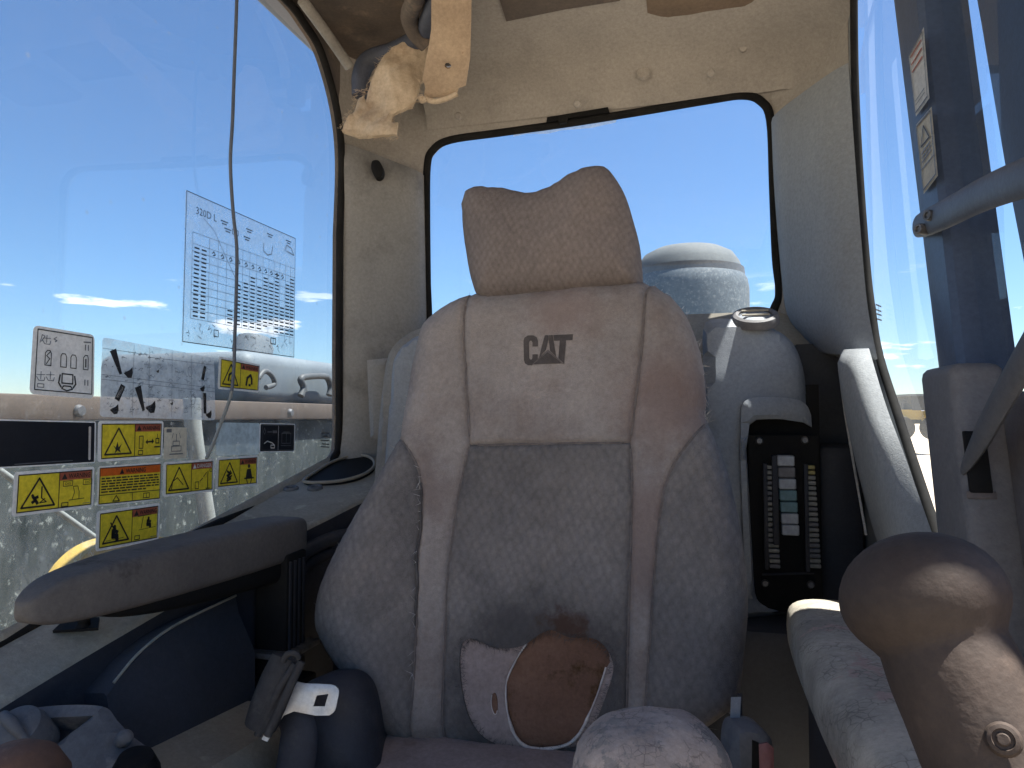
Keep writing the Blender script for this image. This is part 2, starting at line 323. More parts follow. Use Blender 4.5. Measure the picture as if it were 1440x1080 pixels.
M['boxg'] = mat('dusty_grey_latch_plastic', (.155, .150, .156), (.118, .115, .12), 7, .65, .25, 400, c3=(.20, .188, .182), s3=12, t3=.6)
M['dark'] = mat('dark_panel_plastic', (.030, .032, .042), (.022, .023, .03), 8, .6, .25, 500, c3=(.065, .062, .06), s3=8, t3=.56, w3=.25)
M['navy'] = mat('dusty_dark_blue_plastic', (.046, .049, .060), (.033, .036, .045), 7, .55, .25, 500, c3=(.085, .082, .085), s3=6, t3=.55, w3=.3)
M['black'] = mat('black_rubber', (.009, .009, .010), (.014, .0135, .013), 12, .7, .2, 300, spec=.12)
M['seal'] = mat('black_window_seal', (.014, .014, .015), (.024, .023, .022), 20, .85, .15, 300, spec=.08)
M['door'] = mat('blue_black_door_paint', (.070, .098, .160), (.057, .080, .135), 6, .4, .12, 400, c3=(.085, .092, .115), s3=7, t3=.58, w3=.25)
M['doorb'] = mat('brown_dusty_door_trim', (.13, .112, .108), (.09, .080, .082), 6, .7, .25, 400, c3=(.16, .14, .13), s3=12, t3=.58)
M['handle'] = mat('blue_grey_bar_paint', (.105, .122, .155), (.084, .098, .128), 9, .5, .15, 300, c3=(.18, .18, .185), s3=15, t3=.6)
M['fab'] = mat('worn_velour', (.345, .305, .285), (.265, .235, .22), 7, .95, .55, 900, c3=(.18, .135, .118), s3=8, t3=.50, w3=.34, spec=.1)
M['fabp'] = mat('waffle_seat_cloth', (.30, .27, .255), (.205, .187, .18), 6, .95, .6, 900, c3=(.115, .108, .11), s3=5, t3=.52, w3=.3, spec=.1, pat=(115, 1.1))
M['fabh'] = mat('headrest_cloth', (.265, .225, .21), (.20, .172, .165), 6, .95, .55, 900, c3=(.165, .135, .13), s3=6, t3=.56, w3=.3, spec=.1, pat=(165, .45))
M['shell'] = mat('seat_back_shell', (.06, .058, .056), (.045, .043, .042), 8, .7, .2, 400)
M['logo'] = mat('embossed_dark_print', (.105, .092, .088), (.08, .07, .068), 60, .9, .4, 900, spec=.1)
M['logo2'] = mat('embossed_grey_print', (.19, .165, .158), (.15, .132, .127), 60, .9, .4, 900, spec=.1)
M['seam'] = mat('seam_piping', (.20, .175, .165), (.14, .12, .115), 60, .95, .3, 900, spec=.1)
M['lining'] = mat('torn_lining', (.37, .30, .28), (.29, .235, .22), 18, .95, .4, 500, c3=(.24, .175, .16), s3=14, t3=.6, spec=.05)
M['foam'] = mat('stained_foam', (.225, .13, .09), (.165, .093, .065), 14, .95, .6, 380, c3=(.07, .040, .016), s3=20, t3=.55, w3=.10, spec=.05)
M['edge'] = mat('pale_torn_edge', (.66, .60, .56), (.5, .44, .42), 60, .9, spec=.1)
M['fray'] = mat('frayed_threads', (.07, .065, .065), (.13, .12, .115), 80, .95, spec=.05)
M['thread'] = mat('pale_threads', (.55, .52, .50), (.4, .37, .36), 80, .9, spec=.1)
M['arml'] = mat('dusty_armrest_vinyl', (.135, .122, .112), (.09, .083, .08), 8, .7, .35, 260, c3=(.05, .045, .043), s3=11, t3=.60, w3=.08)
M['armr'] = mat('bleached_armrest_vinyl', (.49, .44, .365), (.27, .245, .205), 11, .8, .55, 180, c3=(.42, .31, .265), s3=15, t3=.60, w3=.03, crk=(120, .08, .55))
M['crack'] = mat('cracked_pale_vinyl', (.45, .375, .335), (.30, .25, .225), 12, .85, .8, 130, c3=(.24, .215, .20), s3=42, t3=.52, w3=.03, crk=(190, .07, .5))
M['knob'] = mat('worn_brown_rubber', (.066, .048, .040), (.040, .031, .027), 9, .7, .3, 260, c3=(.115, .083, .066), s3=16, t3=.56, w3=.2, spec=.3)
M['brown'] = mat('brown_worn_rubber', (.16, .085, .055), (.09, .05, .035), 16, .6, .4, 200, c3=(.25, .15, .10), s3=30, t3=.6)
M['steel'] = mat('brushed_steel', (.55, .55, .55), (.42, .42, .43), 30, .42, .1, 300, metal=.55)
M['bolt'] = mat('dull_bolt', (.20, .20, .21), (.10, .10, .10), 60, .5, metal=.6)
M['web'] = mat('dusty_belt_webbing', (.075, .07, .068), (.045, .044, .045), 14, .9, .5, 700, c3=(.12, .11, .10), s3=12, t3=.58, spec=.15)
M['belt'] = mat('dark_belt_housing', (.045, .046, .056), (.03, .031, .04), 12, .65, .3, 300, c3=(.08, .076, .074), s3=12, t3=.57)
M['red'] = mat('faded_red_plastic', (.32, .145, .145), (.24, .11, .11), 20, .55)
M['dial'] = mat('dusty_dial_plastic', (.15, .152, .16), (.10, .102, .11), 18, .7, .3, 400, c3=(.23, .22, .21), s3=22, t3=.6)
M['trim'] = mat('peeling_beige_trim', (.56, .43, .31), (.40, .30, .215), 9, .85, .35, 160, c3=(.23, .13, .09), s3=24, t3=.66, w3=.06)
M['insul'] = mat('yellowed_insulation', (.60, .49, .37), (.46, .36, .26), 22, .95, .45, 160, c3=(.30, .20, .13), s3=13, t3=.56, w3=.2)
M['hose'] = mat('blue_hose', (.075, .088, .13), (.055, .062, .085), 14, .6)
M['pane2'] = mat('ceiling_panel_plastic', (.225, .165, .12), (.165, .122, .09), 7, .85, .3, 420)
M['relayw'] = mat('white_relay', (.36, .39, .43), (.28, .30, .34), 60, .5)
M['relayt'] = mat('teal_relay', (.13, .235, .27), (.10, .18, .21), 60, .5)
M['relayd'] = mat('grey_relay', (.15, .15, .165), (.11, .11, .12), 60, .5)
M['fuse'] = mat('pale_fuse', (.24, .24, .225), (.15, .15, .14), 60, .5)
M['fusey'] = mat('yellow_fuse', (.30, .26, .10), (.2, .17, .07), 60, .5)
# print
M['white'] = mat('white_decal', (.80, .79, .76), (.70, .69, .67), 25, .5, trans=.35)
M['yellow'] = mat('yellow_decal', (.93, .79, .07), (.85, .70, .06), 25, .5, trans=.5)
M['orange'] = mat('orange_decal', (.80, .19, .03), (.7, .16, .03), 25, .5, trans=.35)
M['redp'] = mat('faded_red_decal', (.52, .16, .10), (.44, .13, .09), 25, .5, trans=.35)
M['cream'] = mat('cream_decal', (.66, .60, .47), (.58, .52, .41), 25, .5, trans=.35)
M['ink'] = mat('black_ink', (.018, .017, .018), (.03, .028, .028), 40, .5)
M['inkw'] = mat('white_ink', (.75, .75, .75), (.65, .65, .65), 40, .5)
M['inkg'] = mat('grey_ink', (.16, .17, .19), (.12, .13, .15), 40, .5)
M['blackfilm'] = mat('black_decal', (.012, .014, .02), (.016, .018, .025), 20, .35)
M['clear'] = film('clear_label_film', (.70, .78, .84), .32)
M['hazy'] = film('scuffed_label_film', (.74, .80, .84), .52)
M['pale'] = film('pale_blue_label_film', (.62, .72, .74), .62)
M['glL'] = glass('dusty_side_glass', .03, (.86, 1.03, .15), spots=.2, dcol=(.86, .90, .88), tint=(.80, .86, .90), specks=.95)
M['glR'] = glass('rear_glass', .03, None, spots=.06)
M['glD'] = glass('door_glass', .02, (.75, 1.05, .06), spots=.02, gexp=6, gmax=.45)
# outside
M['ground'] = mat('sandy_ground', (.52, .43, .32), (.43, .35, .26), .25, .95, .3, 3, c3=(.38, .31, .23), s3=.05, t3=.55)
M['hill'] = mat('far_hills', (.23, .22, .24), (.18, .175, .19), .004, .95)
M['rust'] = mat('rusty_rail_paint', (.10, .078, .064), (.078, .06, .05), 9, .8, .2, 80, c3=(.135, .115, .10), s3=20, t3=.6)
M['body'] = mat('dusty_machine_body', (.040, .047, .047), (.014, .019, .020), 9, .85, .2, 60, c3=(.17, .185, .178), s3=48, t3=.585, w3=.07, spec=.12, stretch=(1, 1.6, .6))
M['hood'] = mat('faded_grey_hood', (.15, .175, .195), (.12, .14, .16), 5, .6, .1, 60, c3=(.15, .165, .17), s3=9, t3=.6)
M['rail'] = mat('dark_rail_paint', (.09, .095, .10), (.06, .064, .068), 20, .55)
M['catyel'] = mat('sunlit_yellow_paint', (.42, .29, .07), (.36, .25, .07), 9, .5, c3=(.36, .31, .21), s3=14, t3=.56)
M['hosew'] = mat('pale_hose_sleeve', (.26, .275, .27), (.20, .215, .21), 18, .7)
M['bowl'] = mat('dusty_precleaner_bowl', (.10, .122, .14), (.07, .088, .105), 60, .7, c3=(.19, .21, .22), s3=120, t3=.54, w3=.12)
M['lid'] = mat('precleaner_lid', (.105, .12, .13), (.085, .098, .108), 14, .8)
M['tyre'] = mat('tyre_rubber', (.03, .03, .03), (.05, .047, .045), 3, .85)

# ------------------------------------------------------------------ ground and far things
gm = bpy.data.meshes.new('ground')
rs_ = [0, 6, 20, 60, 200, 800, 3000, 9000]; gv, gf = [(0, 0, -1.5)], []
for r_ in rs_[1:]:
    gv += [(r_ * math.cos(2 * math.pi * k / 48), r_ * math.sin(2 * math.pi * k / 48), -1.5) for k in range(48)]
for k in range(48): gf.append((0, 1 + k, 1 + (k + 1) % 48))
for q in range(len(rs_) - 2):
    for k in range(48): gf.append((1 + q * 48 + k, 1 + (q + 1) * 48 + k, 1 + (q + 1) * 48 + (k + 1) % 48, 1 + q * 48 + (k + 1) % 48))
gm.from_pydata(gv, [], gf); gm.materials.append(M['ground'])
g = link('ground', gm); g['kind'] = 'structure'
hv, hf_ = [], []; rr = random.Random(4)
for k in range(181):
    a = R(-40 + k); hh = 40 + 55 * (math.sin(a * 7) * .5 + math.sin(a * 17 + 1) * .3 + rr.random() * .25)
    for rad, z in ((5200, -1.6), (5900, max(hh, 8)), (7000, -1.6)): hv.append((rad * math.sin(a), rad * math.cos(a), z))
for k in range(180):
    for q in range(2): i = k * 3 + q; hf_.append((i, i + 1, i + 4, i + 3))
h = link('hills', mesh('hills', hv, hf_, M['hill'], 60)); h['kind'] = 'structure'

# ------------------------------------------------------------------ cab shell
XL, XR, YB = -.475, .475, 1.42
cab = thing('excavator_cab', 'dusty excavator cab around the seat, beige roof lining and grey pillars', 'cab', (0, .5, 0))
PL = Plane((XL, 0, .95), (0, 1, 0), (0, 0, 1)); PR = Plane((XR, 0, .95), (0, 1, 0), (0, 0, 1)); PB = Plane((0, YB, .95), (1, 0, 0), (0, 0, 1))

# left wall with its big window
win_px = [(474, 330), (477, 225), (469, 150), (448, 75), (425, 35), (398, 0), (330, -60)]
win = spline([PL.px(*p) for p in win_px], False, 6)
top = win[-1]
low_px = [(0, 905), (140, 822), (275, 749), (380, 701), (440, 668), (466, 643), (473, 615), (473, 500)]
low = spline([PL.px(*p) for p in low_px], False, 6)
hole = [(-.28, low[0][1] - .10), (.25, low[0][1] - .07)] + low + win + [(.70, .735), (.0, .738), (-.28, .70)]
hole = dens(hole, .05)
wall_out = dens([(-.4, -.95), (1.31, -.95), (1.31, .762), (-.4, .762)], .1)
o = sheet('window_frame', PL, wall_out, M['cavity'], cab, holes=[hole], h=0, thick=.008, rnd=.002, step=.06)
glass_o = sheet('window_pane', Plane((XL - .004, 0, .95), (0, 1, 0), (0, 0, 1)), dens([(-.33, -.40), (1.30, -.40), (1.30, .70), (-.33, .76)], .3), M['glL'], cab, thick=.0, step=.5, smooth=None)
def along(pl, pts, h=0): return [pl.to3(a, b, h) for a, b in pts]
tube('window_seal', along(PL, hole + hole[:1], .006), .0075, M['seal'], cab, n=8)

# rear wall and window
rw_px = [(600, 400), (599, 300), (600, 232), (608, 210), (632, 196), (700, 186), (800, 172), (900, 156), (1000, 139), (1045, 133), (1070, 141), (1084, 168), (1088, 260), (1092, 360), (1097, 408), (1092, 428), (1078, 442), (1020, 448)]
rw = [PB.px(*p) for p in rw_px]
zb = rw[-1][1]
rhole = dens(spline(rw[:], False, 5) + [(rw[0][0] + .02, zb - .02), (rw[0][0] + .004, zb + .02)], .03)
sheet('rear_panel', PB, dens([(-.36, -.6), (.385, -.6), (.385, .70), (-.36, .70)], .06), M['head'], cab, holes=[rhole], thick=.018, rnd=.004, step=.04)
sheet('rear_pane', Plane((0, YB + .012, .95), (1, 0, 0), (0, 0, 1)), dens([(-.42, 0), (.45, 0), (.45, .72), (-.42, .72)], .3), M['glR'], cab, thick=0, step=.5, smooth=None)
tube('rear_seal', along(PB, rhole + rhole[:1], -.004), .0085, M['seal'], cab, n=8)
sheet('sash_clip', Plane((0, YB - .012, .95), (1, 0, 0), (0, 0, 1)), ppx(PB, [(770, 175), (771, 168), (856, 154), (858, 161), (800, 169), (799, 175), (788, 177), (786, 172)]), M['black'], cab, thick=.012, step=.05)

# roof lining: coved from the rear wall up to the ceiling
prof = spline([(1.418, .622), (1.405, .655), (1.36, .695), (1.27, .724), (1.15, .737), (.9, .742), (.4, .744), (-.4, .742)], False, 5)
secs = []
for i, x in enumerate(list(np.linspace(-.335, -.2155, 5)) + list(np.linspace(-.215, .485, 22))):
    ed = max(0, x - .36) / .125
    row = [(x, y - .05 * ed * (y > 1.2), .95 + z + (-.05 * ed ** 2 if y > 1.1 else -.012 * ed)) for y, z in prof]
    if x < -.2152:
        cut = [p for p in row if p[1] >= 1.345]; lim = cut[-1]
        row = [p if p[1] >= 1.345 else (x, lim[1], lim[2]) for p in row]
    secs.append(row)
headl = loft('roof_lining', secs, M['head'], cab, caps=False, closed=False)
box('roof_skin', (-.56, -.5, 1.722), (.480, 1.52, 1.76), M['door'], cab, .01)
box('roof_cavity', (-.46, .2, 1.706), (-.12, 1.40, 1.718), M['cavity'], cab)
PBf = Plane((0, YB + .009, .95), (1, 0, 0), (0, 0, 1))
sheet('film_residue', PBf, dens(ppx(PBf, [(722, 186), (760, 178), (800, 174), (850, 164), (868, 165), (866, 172), (830, 180), (790, 183), (770, 188), (740, 188), (722, 192)]), .01), M['hazy'], cab, thick=.0004, step=.02)
# corner behind the torn trim: bare metal
cols_l = [(-.478, 1.285), (-.462, 1.325), (-.425, 1.372), (-.385, 1.40), (-.335, 1.424)]
cols_r = [(.37, 1.424), (.40, 1.405), (.432, 1.375), (.462, 1.33), (.478, 1.27)]
def ruled(name, cols, z0, z1, m, n=14, shift=None):
    secs = []
    for k in range(n + 1):
        z = z0 + (z1 - z0) * k / n
        c = spline(cols, False, 4)
        secs.append([(x + (shift(z)[0] if shift else 0), y + (shift(z)[1] if shift else 0), z) for x, y in c])
    return loft(name, secs, m, cab, caps=False, closed=False)
ruled('corner_lining', cols_l, .5, 1.70, M['head'])
ruled('corner_lining', cols_r, .5, 1.70, M['head'])
# bare metal inside the torn-open corner of the roof
cv = []
for k in range(9):
    t = k / 8; y = 1.40 - .9 * t
    cv.append([(-.476, y, 1.699), (-.44, y, 1.703), (-.38, y, 1.702), (-.30, y, 1.698), (-.12, y, 1.699)])
loft('roof_skin_inside', cv, M['cavity'], cab, caps=False, closed=False)
tube('roof_rib', [onD(425, 0, 1.25), onD(470, 62, 1.33), onD(492, 95, 1.36)], .010, M['pillar'], cab, sub=4)

# pillar trims: each a bulged plate whose top edge is cut on a slant
def pillar_plate(name, left_px, right_px, xl, yl, xr, yr, bulge, m, rows=24):
    L_ = spline(left_px, False, 6); R_ = spline(right_px, False, 6)
    tt = np.linspace(0, 1, rows); iL = np.linspace(0, 1, len(L_)); iR = np.linspace(0, 1, len(R_))
    lx = np.interp(tt, iL, [p[0] for p in L_]); ly = np.interp(tt, iL, [p[1] for p in L_]); rx = np.interp(tt, iR, [p[0] for p in R_]); ry = np.interp(tt, iR, [p[1] for p in R_])
    secs = []
    for i in range(rows):
        a = onX(lx[i], ly[i], xl) if xl is not None else onY(lx[i], ly[i], yl)
        b = onX(rx[i], ry[i], xr) if xr is not None else onY(rx[i], ry[i], yr)
        n = Vector((-(b - a).y, (b - a).x, 0)).normalized()
        if n.dot(EYE - a) < 0: n = -n
        row = []
        for k in range(15):
            t = k / 14; s = 1 - abs(2 * t - 1) ** 4
            ez = min(1, i / 2.0, (rows - 1 - i) / 1.0 + .0) if True else 1
            row.append(a + (b - a) * t + n * (bulge * s * (.35 + .65 * ez)) )
        secs.append(row)
    # close behind
    secs = [[p for p in r] + [r[-1] + Vector((0, .03, 0)), r[0] + Vector((0, .03, 0))] for r in secs]
    return loft(name, secs, m, cab, caps=True, closed=True)
pillar_plate('pillar_trim', [(478, 199), (478, 320), (477, 470), (475, 610), (468, 655)], [(592, 243), (594, 340), (596, 460), (598, 560), (600, 690)], XL + .004, None, None, 1.400, .016, M['pillar'])
pillar_plate('pillar_trim', [(1086, 166), (1090, 260), (1098, 360), (1108, 440), (1130, 470), (1160, 498)], [(1193, 88), (1203, 230), (1213, 360), (1220, 430), (1228, 475), (1234, 505)], None, 1.395, XR - .012, None, .022, M['pillarR'])
pillar_plate('lower_pillar_trim', [(1186, 492), (1196, 560), (1212, 640), (1240, 745), (1275, 850)], [(1222, 490), (1246, 570), (1272, 640), (1308, 742), (1340, 830)], None, 1.10, XR - .02, None, .022, M['pillarR'])
# coat slot and raised pad on the left pillar, screw caps
lathe('screw_cap', [(.0, .006), (.012, .006), (.014, .0)], onY(905, 104, 1.385), (0, -1, .2), M['head'], cab, 16)
P_ = Plane(onD(528, 237, 1.44), RGT, (0, 0, 1))
sheet('coat_hook', P_, spline(ppx(P_, [(523, 226), (532, 225), (538, 236), (536, 247), (528, 249), (522, 238)]), True, 4), M['black'], cab, thick=.02, rnd=.003, step=.01)
P_ = Plane(onD(530, 560, 1.36), RGT, (0, 0, 1))
sheet('pillar_pad', P_, ppx(P_, [(515, 506), (546, 503), (548, 622), (520, 616)]), M['pillar'], cab, thick=.03, rnd=.006, step=.01)
for px_, py_ in ((1045, 68), (812, 146), (645, 163), (1000, 103)):
    lathe('lining_stud', [(0, .004), (.006, .004), (.008, 0)], onY(px_, py_, 1.372), (0, -1, -.5), M['head'], cab, 12)
# ceiling panels at the top of the picture
def ceil(px, py, z): return onZ(px, py, z)
for pts, nm, lb in (([(712, 31), (795, 14), (872, 2), (850, -60), (690, -40)], 'ceiling_panel', 'dark recessed ceiling panel'), ([(912, 38), (985, 27), (1066, 11), (1060, -60), (905, -50)], 'ceiling_panel', None)):
    Pc = Plane(onZ(900, 30, 1.672), (1, 0, 0), (0, 1, -.09))
    sheet(nm, Pc, dens(ppx(Pc, pts), .02), M['pane2'] if lb is None else M['cavity'], cab, h=.002, thick=.03, rnd=.003, step=.03, label=lb)
tube('light_line', [onX(1180, 520, .452), onX(1188, 580, .452), onX(1200, 650, .452), onX(1218, 752, .452)], .0017, M['white'], cab, n=6)  # white tube stands in for a thin line of light beside the trim
# floor, front toe board, rear lower wall, parcel shelf
box('cab_floor', (-.5, -.5, -.06), (.5, 1.45, 0), M['mat'], cab)
box('rear_lower_panel', (-.48, 1.375, .02), (.48, 1.415, 1.06), M['dark'], cab)
shelf = [[(x, 1.424, 1.150), (x, 1.405, 1.135), (x, 1.33, 1.078), (x, 1.315, 1.06), (x, 1.315, .95)] for x in np.linspace(-.36, .46, 9)]
loft('parcel_shelf', shelf, M['sill'], cab, caps=False, closed=False)
box('front_sill', (-.47, -.42, .0), (.47, -.38, .35), M['dark'], cab)
for x in (-.475, .445): box('front_post', (x - .015, -.44, .0), (x + .045, -.38, 1.72), M['door'], cab, .01)
box('front_header', (-.475, -.44, 1.64), (.475, -.38, 1.72), M['door'], cab, .01)

# ------------------------------------------------------------------ door side (photo right): slanted post, panes, latch, grab bar
door = link('door', box_me('door', (.47, -.30, .06), (.52, .72, .55), M['doorb'], .01), cab)
E_px = [(1197, -60), (1198, 90), (1204, 230), (1214, 370), (1222, 440), (1232, 500), (1260, 590), (1310, 745), (1345, 850), (1400, 1010)]
Ed = [PR.px(*p) for p in E_px]
sheet('door_pillar', PR, dens(spline(Ed, False, 4) + [(1.30, -.9), (1.30, .75), (Ed[0][0], .75)], .05), M['pillarR'], cab, h=-.004, thick=.006, step=.05)
tube('door_seal', along(PR, spline(Ed, False, 4), -.004), .006, M['seal'], cab, n=8)
sheet('door_pane', Plane((XR + .022, 0, .95), (0, 1, 0), (0, 0, 1)), dens([(.72, -.85), (1.28, -.85), (1.28, .76), (.72, .76)], .3), M['glD'], door, thick=0, step=.5, smooth=None)
def post(name, x0, x1, lv, m, bev=.004, par=None):
    """slanted box section: lv = (z, y rear, y front) levels"""
    secs = []
    for z, ya, yb in lv:
        secs.append([(x0, ya, z), (x0 - .004, (ya + yb) / 2 + .01, z), (x0, yb + .006, z), (x0 + .006, yb, z), ((x0 + x1) / 2, yb - .002, z), (x1, yb, z), (x1, ya, z)])
    return loft(name, secs, m, par or door, True, True, 25)
post('door_post', .475, .524, [(.30, .64, .50), (.70, .745, .655), (1.0, .835, .775), (1.2, .892, .822), (1.46, .967, .882), (1.72, 1.04, .955)], M['door'])
post('door_frame_sun_block', .552, .62, [(.3, .56, .45), (1.0, .79, .50), (1.215, .862, .50), (1.40, .915, .40), (1.50, .945, .3975), (1.72, 1.01, .41), (1.86, 1.05, .41)], M['door'])  # unseen front part widened and shaped to shade the worn pad and joystick
box('door_panel', (.480, .25, .40), (.515, .70, .915), M['doorb'], door, .012)
box('post_cover', (.472, .50, .35), (.50, .66, .97), M['doorb'], door, .01, xf=lambda c: Vector((c.x - .004, c.y + (c.z - .8) * .26, c.z)))
tube('post_groove', [onX(1376, 330, .470 + .05) + Vector((-.003, -.004, 0)), onX(1388, 470, .52) + Vector((-.003, -.004, 0)), onX(1398, 540, .52) + Vector((-.003, -.004, 0))], .0015, M['black'], door, n=6)
def shear(c): return Vector((c.x, c.y + (c.z - .95) * .26, c.z))
lb_ = box('latch_box', (.434, .654, .68), (.476, .744, .995), M['boxg'], door, .010, xf=shear, seg=3)
box('latch_slot', (.4375, .6515, onY(1360, 690, .654).z), (.4535, .6555, onY(1360, 606, .654).z), M['black'], lb_, .001, xf=shear)
box('latch_rim', (.4350, .6525, onY(1360, 698, .654).z), (.4560, .6545, onY(1360, 688, .654).z), M['doorb'], lb_, .0008, xf=shear)
tube('latch_lever', [onY(1353, 664, .648), onY(1364, 645, .636), (onY(1385, 606, .612)), onY(1412, 556, .585), onY(1442, 503, .555), onY(1485, 428, .52)], [.003, .0075, .0115, .0125, .013, .013], M['lever'], lb_, n=14, sub=5, flat=(1, 0, 0))
gh = tube('grab_handle', [onX(1291, 318, .468), onX(1305, 312, .452), onX(1335, 298, .446), onX(1385, 272, .445), onX(1440, 250, .445), onX(1500, 228, .447)], [.0125, .0138, .0138, .0138, .0138, .0138], M['handle'], door, n=14, sub=5, flat=(1, 0, 0))
for q in ((1296, 322), (1309, 303)):
    lathe('bolt', [(0, .003), (.0025, .003), (.0028, .005), (.0046, .005), (.0052, .003), (.0055, -.006)], onX(q[0], q[1], .442), (-.9, -.5, 0), M['bolt'], gh, 14)

# ------------------------------------------------------------------ rear console covers
con = thing('fuse_console', 'grey moulded console behind the seat with open fuse panel', 'console', tuple(onY(1090, 900, 1.12)))
PC = Plane((.1, 1.10, .95), (1, 0, 0), (0, -.02, 1))
cov = spline(ppx(PC, [(988, 470), (992, 450), (1010, 443), (1045, 444), (1090, 453), (1124, 474), (1141, 512), (1147, 560)]), False, 5) + ppx(PC, [(1150, 600), (1152, 690), (1158, 800), (1162, 884), (998, 884), (992, 700)])
rec = spline(ppx(PC, [(1068, 592), (1100, 591), (1140, 594)]), False, 3) + ppx(PC, [(1146, 602), (1148, 690), (1153, 800), (1156, 858), (1140, 866), (1085, 866)]) + spline(ppx(PC, [(1078, 862), (1066, 848), (1061, 780), (1056, 690), (1052, 620), (1056, 600)]), False, 4)
def bow(v): return -.9 * (np.maximum(v[:, 0] - .0, 0)) ** 2 - .10 * np.maximum(v[:, 1] - .06, 0) ** 1.0 * (v[:, 1] > .06) * 1.2
sheet('console_cover', PC, dens(cov, .015), M['cons'], con, holes=[dens(rec, .012)], thick=.14, rnd=.016, step=.012, hf=bow)
brow = spline(ppx(PC, [(1043, 600), (1044, 575), (1052, 562), (1075, 558), (1120, 560), (1142, 568), (1151, 585)]), False, 4) + ppx(PC, [(1152, 603), (1140, 596), (1100, 590), (1068, 590), (1056, 596), (1050, 640), (1055, 740), (1061, 850), (1050, 850), (1046, 740), (1042, 640)])
sheet('console_brow', PC, dens(brow, .01), M['cons'], con, h=.012, thick=.03, rnd=.005, step=.008, hf=bow)
sheet('brow_slot', PC, ppx(PC, [(1072, 566), (1089, 566), (1089, 572), (1072, 572)]), M['black'], con, h=.0086, thick=.001, step=.02, hf=bow)
PF = Plane((.1, 1.155, .95), (1, 0, 0), (0, -.02, 1))
fp = sheet('fuse_panel', PF, dens(ppx(PF, [(1052, 612), (1150, 612), (1158, 862), (1058, 862)]), .03), M['black'], con, thick=.01, step=.05)
box('recess_back', (PC.to3(*PC.px(1045, 700)).x, 1.19, .55), (PC.to3(*PC.px(1168, 700)).x, 1.22, 1.0), M['black'], con)
def sub(name, me, parent, loc):
    o = bpy.data.objects.new(name, me); C.objects.link(o); o.parent = parent; o.location = loc; return o
rel = {k: box_me('relay', (-.012, -.022, -.0078), (.012, 0, .0078), M[k], .0015, 1) for k in ('relayw', 'relayt', 'relayd')}
rb = box_me('relay_side', (-.013, -.018, -.0098), (-.0121, 0, .0098), M['dark'])
for i, k in enumerate(['relayw', 'relayd', 'relayw', 'relayt', 'relayt', 'relayw', 'relayw']):
    q = onY(1105 + i * 1.1, 648 + i * 16.2, 1.135); sub('relay', rel[k], fp, (q.x, 1.153, q.z))
box('relay_socket', (onY(1085, 700, 1.15).x, 1.135, onY(1100, 765, 1.15).z), (onY(1094, 700, 1.15).x, 1.153, onY(1100, 640, 1.15).z), M['dark'], fp, .002)
fus = {k: box_me('fuse', (-.0075, -.012, -.0028), (.0075, 0, .0028), M[k], .0008, 1) for k in ('fuse', 'fusey', 'relayd')}
rr = random.Random(2)
for side in (0, 1):
    for i in range(20):
        px_ = (1081 if side == 0 else 1138) + i * .45; py_ = 657 + i * 7.3
        q = onY(px_, py_, 1.145); sub('fuse', fus[rr.choice(['fuse', 'fuse', 'relayd', 'fusey' if i < 8 else 'fuse'])], fp, (q.x, 1.153, q.z))
    xa, xb = onY(1073 + side * 57, 700, 1.15).x, onY(1079 + side * 57, 700, 1.15).x
    box('fuse_rail', (xa, 1.139, onY(1100, 800, 1.15).z), (xb, 1.153, onY(1100, 652, 1.15).z), M['dark'], fp, .001)
for q in ((1068, 620), (1132, 619), (1076, 820), (1140, 822)):
    lathe('screw', [(0, .004), (.004, .004), (.006, .0)], onY(q[0], q[1], 1.152), (0, -1, 0), M['bolt'], fp, 12)
tube('panel_rib', [onY(1072, 808, 1.15), onY(1145, 806, 1.15)], .0016, M['dark'], fp, n=6)
# lower body of the console
box('console_base', (onY(985, 960, 1.1).x, 1.09, .30), (onY(1166, 960, 1.1).x, 1.3, onY(1100, 886, 1.1).z), M['navy'], con, .012)
box('side_carpet', (onY(1152, 700, 1.2).x, 1.20, .35), (onY(1215, 700, 1.2).x, 1.36, onY(1180, 627, 1.2).z), M['dark'], con, .01)
PSP = Plane((.3, 1.30, .95), (1, 0, 0), (0, 0, 1))
sheet('side_panel', PSP, dens(ppx(PSP, [(1120, 484), (1178, 482), (1192, 560), (1210, 640), (1120, 640)]), .02), M['navy'], con, thick=.02, rnd=.004, step=.03)
# round vent lying on the console top
vc = onY(1062, 443, 1.16)
vent = thing('air_vent', 'round grey air vent on top of the fuse console by the rear window', 'air vent', tuple(vc))
vax = Vector((0, -math.sin(R(29)), math.cos(R(29))))
lathe('vent_ring', [(.025, -.01), (.025, .001), (.029, .003), (.034, .001), (.036, -.004), (.036, -.012)], vc, vax, M['boxg'], vent, 40)
lathe('vent_disc', [(0, .002), (.017, .0015), (.0245, -.002)], vc, vax, M['cons'], vent, 32)
for k in (-1, 1):
    s_ = Vector((1, 0, 0)); u_ = vax.cross(s_)
    tube('vent_blade', [vc + s_ * -.020 + u_ * (k * .009) + vax * .004, vc + s_ * .020 + u_ * (k * .009) + vax * .004], .0018, M['sill'], vent, n=6)
